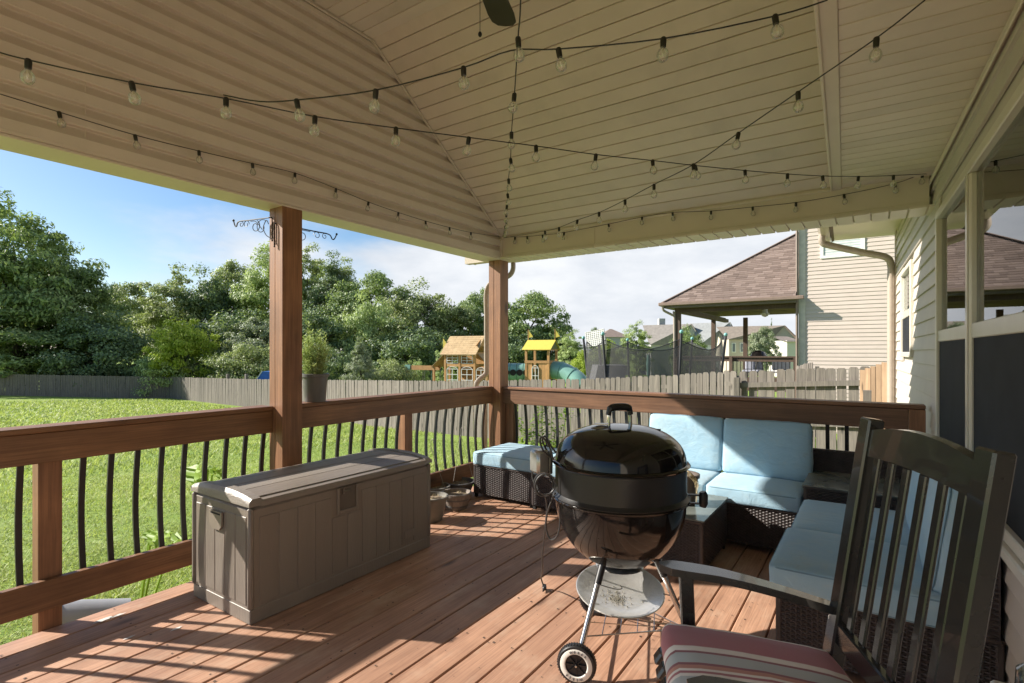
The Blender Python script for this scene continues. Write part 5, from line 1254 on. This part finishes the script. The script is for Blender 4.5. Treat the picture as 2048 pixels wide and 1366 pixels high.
# swing beam
t = thing('swing_set', 'wooden swing beam with green end bracket left of the playhouse', 'swing set', atD(860, 757, D0))
bl_ = PMx @ Vector((-hw-2.6, -.2, z1-.20)); br_ = PMx @ Vector((-hw-.65, -.2, z1-.20))
MB().bar(bl_, br_, .12, .22).build('beam', m_ply, t); MB().bar(bl_ - hx*.12, bl_ + hx*.22, .16, .28).build('end_bracket', m_grn, t)
for sg in (-1, 1): MB().bar(bl_, bl_ + hy*sg*.9 - Vector((0,0,z1-.20)) - hx*.25, .1, .1).build('leg', m_ply, t)
for k in range(3):
    q = bl_.lerp(br_, .28+.26*k); MB().tube([q, q - Vector((0,0,1.4))], .012, 5).build('chain', m_wire, t); MB().tube([q + hx*.4, q + hx*.4 - Vector((0,0,1.4))], .012, 5).build('chain', m_grn if k == 1 else m_wire, t); MB().box(-.22, .22, -.08, .08, -.02, .02, Matrix.Translation(q + hx*.2 - Vector((0,0,1.4)))).build('seat', m_grn, t)
# tower with yellow roof
D1 = 25.0; tc_ = atD(1083, 757, D1); g1 = gz(tc_.x, tc_.y); TMx = PMx.copy(); TMx.translation = Vector((tc_.x, tc_.y, g1)); zr = CH + (704-680)*D1/FPX - g1; zd = .78 - g1; zt1 = .33 - g1; tw = .55
t = thing('playset_tower', 'wooden playset tower with yellow canvas roof and two yellow flags', 'tower', TMx.translation)
for sx in (-1, 1):
    for sy in (-1, 1): MB().box(sx*tw-.05, sx*tw+.05, sy*tw-.05, sy*tw+.05, 0, zr-.42, TMx).build('corner_post', m_ply, t)
nb = 7
for k in range(nb):
    x0_ = -tw + 2*tw*k/nb
    if k in (2, 3): continue
    MB().box(x0_+.004, x0_+2*tw/nb-.004, -tw-.03, -tw-.01, 0, zd, TMx).build('wall_board', m_ply, t)
for k in range(9): MB().box(tw+.01, tw+.03, -tw, tw, zd-.75+k*.085, zd-.75+k*.085+.078, TMx).build('wall_board', m_ply, t)
b = MB(); b.box(-tw-.06, tw+.06, -tw-.06, -tw, zd, zd+.12, TMx); b.box(tw, tw+.06, -tw, tw+.06, zd, zd+.12, TMx); b.box(-tw-.06, tw+.06, -tw-.05, -tw, zr-.5, zr-.4, TMx); b.box(tw, tw+.05, -tw, tw, zr-.5, zr-.4, TMx); b.build('rail_board', m_ply, t)
arch_window(t, TMx, -.24, .08, zd-1.3, zd-.22, -tw-.04)
b = MB(); e_ = tw+.16
for sy in (-1, 1):
    A, Bq, Cq, Dq = Vector((-e_, sy*e_, zr-.45)), Vector((e_, sy*e_, zr-.45)), Vector((e_, 0, zr)), Vector((-e_, 0, zr)); i0 = len(b.v); b.v += [tuple(TMx @ p) for p in (A,Bq,Cq,Dq)] + [tuple(TMx @ (p + Vector((0,0,-.02)))) for p in (A,Bq,Cq,Dq)]; b.f += [(i0,i0+1,i0+2,i0+3),(i0+4,i0+5,i0+6,i0+7),(i0,i0+1,i0+5,i0+4),(i0+1,i0+2,i0+6,i0+5)]
b.build('canvas_roof', m_yel, t)
b = MB(); b.prism([TMx @ Vector((e_-.08, -e_+.1, zr-.42)), TMx @ Vector((e_-.08, e_-.1, zr-.42)), TMx @ Vector((e_-.08, 0, zr-.04))], hx*.02); b.build('roof_gable', M_basic('dark canvas', (.10,.11,.03), .7), t)
for sx in (-1, 1):
    q = TMx @ Vector((sx*e_*.95, 0, zr)); MB().tube([q, q + Vector((0,0,.5))], .015, 5).build('flag_pole', m_ply, t); b = MB(); b.prism([q + Vector((0,0,.5)), q + Vector((0,0,.1)) , q + hx*.24 + Vector((0,0,.16))], hy*.015); b.build('flag', m_yel, t)
# green tube tunnel and slide
t = thing('tube_tunnel', 'green plastic crawl tube joining the playhouse and the tower', 'tube', TMx @ Vector((-2, 0, 0)))
ta = PMx @ Vector((hw+.5, 0, .33-gb)); tb = TMx @ Vector((-tw, 0, zt1)); ns = 6
for k in range(ns):
    p_, q_ = ta.lerp(tb, k/ns), ta.lerp(tb, (k+.97)/ns); MB().tube([p_, p_.lerp(q_,.04), p_.lerp(q_,.96), q_], [.40,.43,.43,.40], 20).build('tube_section', m_grn, t, True)
    mid = p_.lerp(q_, .5); dirv = (FW*-1 + (q_-p_).normalized()*((q_-p_).normalized().dot(FW))).normalized(); b = MB()
    Mp = Matrix((((q_-p_).normalized()), Vector((0,0,1)), -dirv)).transposed().to_4x4(); Mp.translation = mid - dirv*-.43; b.lathe([(0,.0),(.14,0),(.15,-.01)], 16, (0,0,0), Mp); b.build('porthole', m_dark, t)
t = thing('tube_slide', 'green plastic tube slide curving down from the playset tower', 'slide', TMx @ Vector((2, 0, 0)))
sp0 = [TMx @ Vector(p) for p in ((tw-.1, 0, zt1+.12), (tw+.45, -.05, zt1+.08), (tw+1.0, -.15, zt1-.15), (tw+1.5, -.3, zt1-.55), (tw+2.2, -.4, .3))]
MB().tube(smoothpath(sp0, 4), .42, 18).build('slide_tube', m_grn, t, True)
for p_ in sp0[1:4]: 
    b = MB(); i = sp0.index(p_); d_ = (sp0[i+1]-sp0[i-1]).normalized(); b.tube([p_ - d_*.03, p_ + d_*.03], .45, 18); b.build('slide_collar', m_grn, t, True)
# blue roof behind the fence and two posts
q = atD(531, 752, 33); t = thing('blue_playset', 'blue canvas roof of a small playset showing above the fence', 'playset', q)
b = MB(); b.prism([q + RT*-.55 + Vector((0,0,-.25)), q + RT*.55 + Vector((0,0,-.25)), q + RT*.35 + Vector((0,0,.28)), q + RT*-.2 + Vector((0,0,.28))], FW*1.0); b.build('canvas', M_basic('blue canvas', (.05,.18,.55), .5), t)
b = MB(); b.bar(q + RT*-.58 + Vector((0,0,-.25)) - FW*.02, q + RT*-.2 + Vector((0,0,.30)) - FW*.02, .05, .05); b.bar(q - FW*.0 + Vector((0,0,-.25)), (q.x, q.y, gz(q.x,q.y)), .08, .08); b.build('frame', m_wtrim, t)
for uu, lb in ((456, 'left of two short wooden posts above the fence'), (493, 'right of two short wooden posts above the fence')):
    q = atD(uu, 748, 35); o = MB().box(-.09, .09, -.09, .09, -2.2, .0, ch=.02).build('wooden_post', m_fence, None); o.location = q; tag(o, lb, 'post', 'short posts above the fence')

# ================================================================== trampoline
TD = 14.9; tcn = atD(1302, 704, TD); tg_ = gz(tcn.x, tcn.y); TR = 1.85; ztop = CH + (704-684)*TD/FPX
t = thing('trampoline', 'round trampoline with dark safety net standing behind the fence', 'trampoline', (tcn.x, tcn.y, tg_))
m_net = M_net('safety net', (.055,.055,.055), .60); m_pole = M_basic('foam pole', (.035,.035,.04), .6); m_knob = M_basic('teal cap', (.18,.42,.38), .4)
N6 = 6
for k in range(N6):
    a = TH + radians(97 - 60*k); q = Vector((tcn.x + TR*cos(a), tcn.y + TR*sin(a), 0)); lean = Vector((cos(a), sin(a), 0))*.10; zt_ = ztop + .18*cos(a - TH - pi/2)*-.3 + .12
    MB().tube([(q.x, q.y, tg_), (q.x, q.y, tg_+1.0), (q.x-lean.x*.3, q.y-lean.y*.3, tg_+1.7), (q.x+lean.x, q.y+lean.y, zt_)], .035, 8).build('pole', m_pole, t, True); MB().ball((q.x+lean.x, q.y+lean.y, zt_+.04), .052, 8, 6).build('pole_cap', m_knob, t, True)
b = MB(); ns = 48
for k in range(ns+1):
    a = TH + radians(97) + 2*pi*k/ns; w = abs(sin(3*(a - TH - radians(97)))) ; r_ = TR*(1-.035*w); top = ztop + .03 - .26*w
    b.v += [(tcn.x + TR*.97*cos(a), tcn.y + TR*.97*sin(a), tg_+.9), (tcn.x + r_*cos(a), tcn.y + r_*sin(a), top)]
for k in range(ns): b.f.append((2*k, 2*k+2, 2*k+3, 2*k+1))
b.build('net', m_net, t, True, fix=False)
b = MB(); b.tube([Vector(b_) for b_ in [(tcn.x + TR*(1-.035*abs(sin(3*(2*pi*k/ns))))*cos(TH+radians(97)+2*pi*k/ns), tcn.y + TR*(1-.035*abs(sin(3*(2*pi*k/ns))))*sin(TH+radians(97)+2*pi*k/ns), ztop+.03-.26*abs(sin(3*(2*pi*k/ns)))) for k in range(ns+1)]], .012, 5); b.build('net_hem', m_pole, t)
MB().lathe([(0,.88),(TR*.86,.88),(TR*.87,.90),(TR,.90),(TR,.85),(0,.85)], 40, (tcn.x, tcn.y, tg_)).build('jump_bed', m_pole, t, True)
# hoop backboard and its pole, and a tan cover
q = atD(1190, 676, 17.5); t = thing('backboard', 'white gridded basketball backboard tilted above the trampoline net', 'backboard', q)
Bm = Matrix((RT, FW, Vector((0,0,1)))).transposed().to_4x4(); Bm.translation = q; Bm = Bm @ Matrix.Rotation(radians(-42), 4, 'Z') @ Matrix.Rotation(radians(-8), 4, 'Y') @ Matrix.Diagonal((1.3, 1, 1, 1))
MB().box(-.28, .28, .02, .05, -.25, .25, Bm).build('board', M_basic('white board', (.66,.66,.64), .5), t)
b = MB()
for k in range(9): b.box(-.28, .28, .0, .02, -.25+k*.0605, -.236+k*.0605, Bm)
for k in range(10): b.box(-.28+k*.0605, -.266+k*.0605, .002, .018, -.25, .25, Bm)
b.build('grid_rib', m_wtrim, t); MB().tube([q + Vector((.1,.1,-.2)), (q.x+.2, q.y+.4, gz(q.x,q.y))], .05, 8).build('pole', m_pole, t)
q = atD(1218, 735, 17); t = thing('small_shed', 'low grey slanted shed roof seen through the trampoline net', 'shed', q)
b = MB(); b.prism([q + RT*-.5 + Vector((0,0,-.6)), q + RT*.45 + Vector((0,0,-.6)), q + RT*.6 + Vector((0,0,.07)), q + RT*-.35 + Vector((0,0,.07))], FW*1.2); b.build('roof', M_basic('grey shed', (.30,.30,.31), .7), t); MB().box(q.x-.5, q.x+.4, q.y+.3, q.y+1, gz(q.x,q.y), q.z-.5).build('wall', m_siding, t)
q = atD(1297, 722, 18); t = thing('patio_umbrella', 'closed green garden umbrella seen through the trampoline net', 'umbrella', (q.x, q.y, gz(q.x,q.y)))
MB().tube([(q.x,q.y,gz(q.x,q.y)), (q.x,q.y,q.z+.15)], .03, 8).build('pole', m_grn, t); MB().lathe([(.0,.22),(.05,.2),(.08,-.1),(.05,-.5),(.03,-.52)], 12, q).build('folded_canopy', m_grn, t, True)

# ================================================================== neighbour house
m_nsid = M_basic('neighbour siding', (.56,.475,.41), .5, 0, .05, 3, rnd=.02)
m_nshin, n, l, bs = newmat('neighbour shingle'); g_ = n.new('ShaderNodeNewGeometry'); c = ramp(n, l, g_.outputs['Random Per Island'], [(0,(.115,.082,.066)),(.5,(.175,.128,.105)),(1,(.25,.19,.16))]); vec = ocoord(n, l, rnd=False); c = mix(n, l, ramp(n, l, tex(n, l, vec, 60, 3), [(.3,(0,)*3),(.7,(.4,)*3)]), c, (.21,.155,.127)); l.new(c, bs.inputs['Base Color']); bs.inputs['Roughness'].default_value = .9
m_nbr = M_wood('brown porch timber', (.085,.052,.035), (.16,.10,.066), 2, .7, .1, False)
NY = 19.78; EYv = 19.4
wl = aty(1596, 700, NY).x
t = thing('neighbour_house', 'beige two storey neighbour house with brown shingled porch roof', 'house', (1.5, NY, -1.2))
z = -1.4
while z < 8.2:
    b = MB(); x0_, x1_ = wl+.22, 6.0; segs = [(x0_, x1_)]
    wa, wb = aty(1647, 480, NY).x, aty(1723, 480, NY).x; wz0, wz1 = aty(1690, 508, NY).z, aty(1690, 508, NY).z + 1.5
    if z + .127 > wz0 and z < wz1: segs = [(x0_, wa-.02), (wb+.02, x1_)]
    for s0, s1 in segs:
        b = MB(); b.prism([(s0, NY, z), (s0, NY-.016, z), (s0, NY-.0165, z+.006), (s0, NY-.001, z+.127), (s0, NY+.003, z+.127)], (s1-s0, 0, 0)); b.build('siding_course', m_nsid, t)
    z += .127
MB().box(wl+.1, 6, NY+.004, NY+.4, -1.5, 8.2).build('wall_core', m_nsid, t)
b = MB(); b.box(wl+.02, wl+.22, NY-.03, NY+.3, -1.4, 8.2); b.build('corner_trim', M_basic('corner trim', (.62,.55,.46), .45), t)
b = MB(); b.tube([(wl-.02, NY-.10, 8), (wl-.02, NY-.10, -1.3)], .05, 8, flat=(.055,.04)); b.build('downspout', M_basic('brown downspout', (.20,.15,.12), .45), t)
b = MB()
for q_ in ((wa-.09, wa), (wb, wb+.09)): b.box(q_[0], q_[1], NY-.04, NY+.02, wz0-.09, wz1)
b.box(wa, wb, NY-.04, NY+.02, wz0-.09, wz0); w_ = b.build('window', m_wtrim, t); put('pane', MB().box(wa, wb, NY-.012, NY+.0, wz0, wz1).mesh('pane', M_basic('blind glass', (.50,.56,.55), .15, 0, .05, 2)), w_)
b = MB()
for k in range(18): b.box(wa, wb, NY-.016, NY-.0125, wz0+.03+k*.08, wz0+.07+k*.08)
put('blind', b.mesh('blind', m_wtrim), w_); tag(bpy.data.objects['blind.001'], kind='stuff')
# porch roof: hip, front slope towards us, in real shingle tabs
eL = aty(1325, 606, EYv); ez = eL.z; xL = eL.x; xR = wl - .03; pitch = .70
R = random.Random(8); b = MB(); rows = 36; top_k = (xR - xL); rowh = top_k/rows
for r in range(rows):
    k0 = r*rowh; k1 = k0 + rowh*1.12; x = xL + k0 - R.uniform(0, .3)
    while x < xR:
        w_ = R.uniform(.18, .42); xa = max(x, xL+k0); xb = min(x+w_-.004, xR)
        if xb - xa > .03:
            lift = .02 + R.uniform(0, .014); i0 = len(b.v); xa2 = max(xa, xL + k1) if xa == xL+k0 else xa; xa2 = min(xa2, xb-.01)
            b.v += [(xa, EYv+k0, ez+k0*pitch+lift), (xb, EYv+k0, ez+k0*pitch+lift), (xb, EYv+k1, ez+k1*pitch+.004), (xa2, EYv+k1, ez+k1*pitch+.004), (xa, EYv+k0, ez+k0*pitch-.004), (xb, EYv+k0, ez+k0*pitch-.004)]; b.f += [(i0,i0+1,i0+2,i0+3),(i0+4,i0+5,i0+1,i0)]
        x += w_
sh = b.build('shingle_slope', m_nshin, t, fix=False); tag(sh, kind='stuff')
b = MB(); kk = top_k; yE2 = EYv + 2*kk
b.add([(xL, EYv, ez-.02), (xR, EYv, ez-.02), (xR, EYv+kk, ez+kk*pitch-.02), (xL, yE2, ez-.02), (xR, yE2, ez-.02)], [(0,1,2), (0,2,3), (3,2,4)]); b.build('roof_deck', m_nshin, t, fix=False)
b = MB(); b.bar((xL-.01, EYv-.01, ez+.02), (xR, EYv+kk, ez+kk*pitch+.03), .16, .03); b.build('hip_cap', m_nshin, t)
b = MB(); b.box(xL-.12, xR+.25, EYv-.13, EYv-.01, ez-.12, ez+.005, ch=.02); b.box(xL-.13, xL-.01, EYv-.01, yE2, ez-.12, ez+.005, ch=.02); b.build('gutter', M_basic('brown gutter', (.23,.165,.13), .4), t)
m_dsoff = M_basic('dark porch ceiling', (.16,.135,.11), .7)
b = MB(); b.box(xL+.05, xR, EYv+.0, EYv+.42, ez-.20, ez-.13); b.box(xL+.05, xL+.42, EYv+.42, yE2-.4, ez-.20, ez-.13); b.build('porch_soffit', m_dsoff, t)
b = MB(); b.box(xL+.35, xR, EYv+.35, EYv+.55, ez-.36, ez-.2); b.box(xL+.35, xL+.55, EYv+.55, yE2-.4, ez-.36, ez-.2); b.build('porch_beam', m_nbr, t)
colz = gz(xL, 20)
cy0 = EYv+.45
for (cx_, cy_) in ((xL+.45, cy0), (xL+.45, cy0+5.3), (aty(1491, 700, cy0+5.3).x, cy0+5.3)):
    b = MB(); b.box(cx_-.085, cx_+.085, cy_-.085, cy_+.085, colz, ez-.3); b.build('porch_column', m_nbr, t)
# deck and railing of that porch
dz = aty(1450, 712, cy0).z - .95
MB().box(xL+.35, xR, cy0-.1, cy0+5.5, dz-.25, dz).build('porch_deck', m_nbr, t)
b = MB(); b.box(xL+.35, xR+.1, cy0-.09, cy0+.05, dz+.90, dz+.95); b.build('cap_rail', m_nbr, t); b = MB(); b.box(xL+.35, xR, cy0-.04, cy0, dz+.76, dz+.90); b.build('top_rail', m_nbr, t); b = MB(); b.box(xL+.35, xR, cy0-.04, cy0, dz+.08, dz+.2); b.build('bottom_rail', m_nbr, t)
for xx in (xL+.4, aty(1463, 720, cy0).x, xR-.05): MB().box(xx-.05, xx+.05, cy0-.14, cy0-.045, dz-.9, dz+.92).build('rail_post', m_nbr, t)
bb = MB().box(-.011, .011, -.011, .011, .15, .80).mesh('baluster', m_black); x = xL+.5
while x < xR: put('baluster', bb, t, (x, cy0-.02, dz)); x += .118
b = MB(); b.tube(smoothpath([(xL+.02, EYv-.06, ez-.12), (xL+.05, EYv, ez-.28), (xL+.28, EYv+.3, ez-.45), (xL+.33, EYv+.35, ez-.6), (xL+.33, EYv+.35, -1.2)], 4), .045, 8); b.build('downspout', m_ds, t, True)
# fan, umbrella, grill and chairs on the neighbour porch
fq = Vector((aty(1530, 620, cy0+2.4).x, cy0+2.4, aty(1530, 628, cy0+2.4).z)); t = thing('ceiling_fan', 'pale ceiling fan with light bowl under the neighbour porch roof', 'ceiling fan', fq)
MB().lathe([(0,-.12),(.10,-.08),(.16,.02),(.10,.05),(.08,.2),(0,.22)], 16, fq).build('light_bowl', m_wtrim, t, True); b = MB()
for k in range(5):
    a = .3 + 2*pi*k/5; b = MB(); b.bar(fq + Vector((.15*cos(a), .15*sin(a), .1)), fq + Vector((.75*cos(a), .75*sin(a), .1)), .14, .012); b.build('blade', m_nbr, t)
MB().tube([fq + Vector((0,0,.2)), fq + Vector((0,0,1.0))], .02, 6).build('downrod', m_nbr, t)
q = aty(1440, 690, cy0+1.5); t = thing('patio_umbrella', 'closed cream umbrella on the neighbour deck', 'umbrella', (q.x, q.y, dz)); MB().lathe([(0,.45),(.06,.35),(.14,-.3),(.16,-.45),(.05,-.46)], 12, q).build('folded_canopy', M_basic('cream cloth', (.58,.54,.40), .8), t, True); MB().tube([(q.x,q.y,dz), (q.x,q.y,q.z)], .025, 6).build('pole', m_wtrim, t)
q = aty(1517, 712, cy0+.8); t = thing('kettle_grill', 'black kettle grill on the neighbour deck behind its railing', 'grill', (q.x, q.y, dz)); MB().lathe([(0,-.22),(.15,-.18),(.26,-.05),(.28,0),(.26,.03),(.2,.14),(.08,.2),(0,.21)], 20, q).build('kettle', m_enamel, t, True); b = MB()
for k in range(3): b = MB(); b.tube([q + Vector((.1*cos(k*2.1), .1*sin(k*2.1), -.18)), (q.x+.25*cos(k*2.1), q.y+.25*sin(k*2.1), dz)], .015, 6); b.build('leg', m_black, t)
for uu, lb, colr in ((1505, 'grey lounge chair on the neighbour deck, left one', (.30,.31,.36)), (1560, 'pale lounge chair on the neighbour deck, right one', (.55,.54,.52))):
    q = aty(uu, 740, cy0+1.0); t = thing('lounge_chair', lb, 'chair', (q.x, q.y, dz), group='chairs on the neighbour deck'); mm = M_basic('chair cloth '+str(uu), colr, .7)
    MB().box(q.x-.3, q.x+.3, q.y-.3, q.y+.3, dz+.35, dz+.45, ch=.03).build('seat', mm, t); MB().box(q.x-.3, q.x+.3, q.y+.25, q.y+.34, dz+.45, dz+.85, ch=.03).build('backrest', mm, t)
    for sx in (-1, 1):
        for sy in (-1, 1): MB().box(q.x+sx*.26-.02, q.x+sx*.26+.02, q.y+sy*.26-.02, q.y+sy*.26+.02, dz, dz+.35).build('leg', m_black, t)

# ================================================================== houses far behind
def far_house(label, u0, u1, veave, vridge, d, wallc, roofc, gable=None, wins=(), chim=None, hip=False):
    """front spans u0..u1 at distance d; ridge parallel to the picture, gable turned to the right when asked"""
    p0, p1 = atD(u0, veave, d), atD(u1, veave, d); zr = atD(u0, vridge, d).z; ze = p0.z; mid = (p0+p1)/2; t = thing('far_house', label, 'house', (mid.x, mid.y, -1.5), group='houses in the distance')
    mw = M_basic('far wall '+label[:12], wallc, .6, 0, .03, 1); mr_ = M_basic('far roof '+label[:12], roofc, .9, 0, .15, 2.5)
    ex_ = (p1-p0); ex_.z = 0; Wd = ex_.length; ex_.normalize(); ey_ = Vector((-ex_.y, ex_.x, 0)); Mh = Matrix((ex_, ey_, Vector((0,0,1)))).transposed().to_4x4(); Mh.translation = Vector((p0.x, p0.y, 0)); dp_ = 8.0
    MB().box(0, Wd, 0, dp_, -4, ze, Mh).build('wall', mw, t); h_ = zr - ze; o_ = .35
    b = MB()
    if hip: b.add([Mh @ Vector(p) for p in ((-o_,-o_,ze),(Wd+o_,-o_,ze),(Wd+o_,dp_+o_,ze),(-o_,dp_+o_,ze),(Wd*.45,dp_/2,zr),(Wd*.55,dp_/2,zr))], [(0,1,5,4),(1,2,5),(2,3,4,5),(3,0,4)])
    elif gable is None: b.add([Mh @ Vector(p) for p in ((-o_,-o_,ze-.15),(Wd+o_,-o_,ze-.15),(Wd+o_,dp_/2,zr),(-o_,dp_/2,zr),(Wd+o_,dp_+o_,ze-.15),(-o_,dp_+o_,ze-.15))], [(0,1,2,3),(3,2,4,5)])
    else:      # ridge runs away; gable triangle faces us from gable[0]*W to gable[1]*W
        g0, g1_ = gable[0]*Wd, gable[1]*Wd; gm = (g0+g1_)/2
        b.add([Mh @ Vector(p) for p in ((-o_,-o_,ze),(g0,-o_,ze),(gm,-o_,zr),(g1_+o_,-o_,ze-.2),(-o_,4,zr),(gm,dp_,zr),(g1_+o_,dp_,ze-.2))], [(0,1,2,4),(2,3,6,5)])
        w2 = MB(); w2.add([Mh @ Vector(p) for p in ((g0,-.02,ze-.2),(g1_,-.02,ze-.2),(gm,-.02,zr-.12))], [(0,1,2)]); w2.build('gable', mw, t, fix=False)
    b.build('roof', mr_, t, fix=False)
    for (a_, c_, zz0, zz1) in wins:
        f = MB().box(Wd*a_, Wd*c_, -.06, -.01, ze-zz1, ze-zz0, Mh).build('window', m_wtrim, t); put('pane', MB().box(Wd*a_+.1, Wd*c_-.1, -.08, -.062, ze-zz1+.1, ze-zz0-.1, Mh).mesh('pane', M_basic('far pane', (.12,.14,.16), .2)), f)
    if chim: MB().box(Wd*chim-.5, Wd*chim+.5, 3.5, 4.5, zr-1, zr+1.1, Mh).build('chimney', mw, t)
    return t
wt = (.42,.40,.39); rf = (.20,.165,.14)
far_house('grey house with brown hip roof behind the backboard', 1205, 1256, 674, 656, 88, (.33,.34,.37), (.19,.145,.12), hip=True)
far_house('grey roofed house with chimney left of the neighbour porch column', 1302, 1408, 690, 648, 84, (.42,.41,.41), (.225,.205,.185), gable=(.52, 1.0), chim=.33)
far_house('pale blue grey house between the neighbour porch columns', 1402, 1482, 690, 644, 82, (.50,.56,.64), (.25,.26,.26), gable=(.42, 1.0), wins=((.55,.63,2.2,3.6),))
far_house('tan house with brown roof seen under the neighbour porch', 1458, 1592, 679, 651, 78, (.47,.41,.34), (.215,.18,.145), gable=(.62, 1.02), wins=((.04,.10,.5,1.9),(.16,.22,.5,1.9)))
far_house('white walled house corner at the right under the neighbour porch', 1574, 1600, 681, 671, 70, (.60,.57,.52), rf, wins=())

# ================================================================== plants just outside the deck
m_big = M_leaf('large soft leaf', (.20,.33,.045), (.27,.42,.06), (.36,.50,.11), .45)
def bigleaf(b, base, tip, wd, fold=.25, seed=0):
    base, tip = Vector(base), Vector(tip); d = tip-base; s_ = d.cross(Vector((0,0,1))).normalized(); up = s_.cross(d).normalized(); K = 9; i0 = len(b.v)
    for k in range(K+1):
        f = k/K; w = wd*sin(pi*min(1, f**.75))*.5; c_ = base + d*f + up*(.10*d.length*sin(pi*f)); wv = .012*sin(k*2.3+seed)
        b.v += [tuple(c_ - s_*w + up*(w*fold+wv)), tuple(c_), tuple(c_ + s_*w + up*(w*fold-wv))]
    for k in range(K): q = i0+3*k; b.f += [(q,q+1,q+4,q+3),(q+1,q+2,q+5,q+4)]
def leafplant(label, stems_, root):
    root = Vector(root); t = thing('leafy_plant', label, 'plant', root, group='large leaved plants beside the deck')
    for i, (bs_, tp, w) in enumerate(stems_):
        b = MB(); bigleaf(b, bs_, tp, w, seed=i); b.build('leaf', m_big, t, True, fix=False)
        b = MB(); b.tube(smoothpath([root, (root+Vector(bs_))/2+Vector((0,0,.05)), bs_], 4), .007, 5); b.build('stalk', m_big, t)
def X(u, v, x=-3.5): return atx(u, v, x)
leafplant('large leaved plant outside the rail behind the storage box end', [(X(388,968), X(400,925), .20), (X(392,978), X(414,940), .15), (X(416,938), X(442,952), .12), (X(440,962), X(454,932), .09), (X(424,950), X(438,934), .09)], (-3.55, 1.66, -.6))
leafplant('large leaved plant low outside the rail between balusters', [(X(300,1090,-3.4), X(324,1058,-3.4), .11), (X(312,1092,-3.45), X(345,1062,-3.45), .18), (X(345,1085,-3.5), X(380,1078,-3.5), .17), (X(298,1084,-3.5), X(305,1058,-3.5), .12)], (-3.5, 1.28, -.6))
# overturned nursery pot on the grass
q = Vector((-3.93, 1.21, -.37)); t = thing('tipped_pot', 'grey nursery pot lying on its side beside the deck edge', 'pot', (q.x, q.y, -.57))
Mq = Matrix.Translation(q) @ Matrix.Rotation(radians(80), 4, Vector((.35, 1, 0)).normalized()) ; Mq = Matrix.Translation(q) @ Vector((-.35,-.93,.1)).to_track_quat('Z','Y').to_matrix().to_4x4()
b = MB(); b.lathe([(.13,-.20),(.175,.16),(.190,.162),(.193,.19),(.182,.194),(.17,.17),(.125,-.19),(0,-.185)], 28, (0,0,0), Mq); b.build('vessel', M_basic('grey nursery plastic', (.33,.33,.34), .5), t, True)
# vine climbing at the far corner, outside the rail
m_vine = M_leaf('vine leaf', (.10,.19,.025), (.18,.30,.04), (.32,.42,.07), .45)
t = thing('climbing_vine', 'bright green leafy vine growing outside the far corner of the deck', 'vine', (-2.7, 4.8, -.8)); R = random.Random(17); b = MB(); st_ = MB()
for (u0, v0, u1, v1) in ((1050,900,1034,830),(1075,900,1062,845),(1085,905,1082,800),(1090,905,1092,812),(1110,905,1120,828),(1120,905,1135,815),(1060,910,1050,862),(1100,910,1108,858),(1070,910,1078,830)):
    pth = smoothpath([aty(u0, v0, 4.72), aty((u0+u1)/2+R.uniform(-6,6), (v0+v1)/2, 4.76+R.uniform(-.08,.1)), aty(u1, v1, 4.80)], 7); st_.tube(pth, .003, 4)
    for p_ in pth:
        for k in range(6):
            a = R.uniform(0, 6.28); pos = p_ + Vector((R.gauss(0,.03), R.gauss(0,.03), R.gauss(0,.03))); leafq(b, pos, Vector((cos(a), sin(a), R.uniform(-.6,.6))), R.uniform(.035,.075), R.uniform(.022,.04))
tag(b.build('foliage', m_vine, t, fix=False), kind='stuff'); st_.build('stem', m_vine, t, fix=False)
for o in LOCALS:
    if '_local' in o: del o['_local']
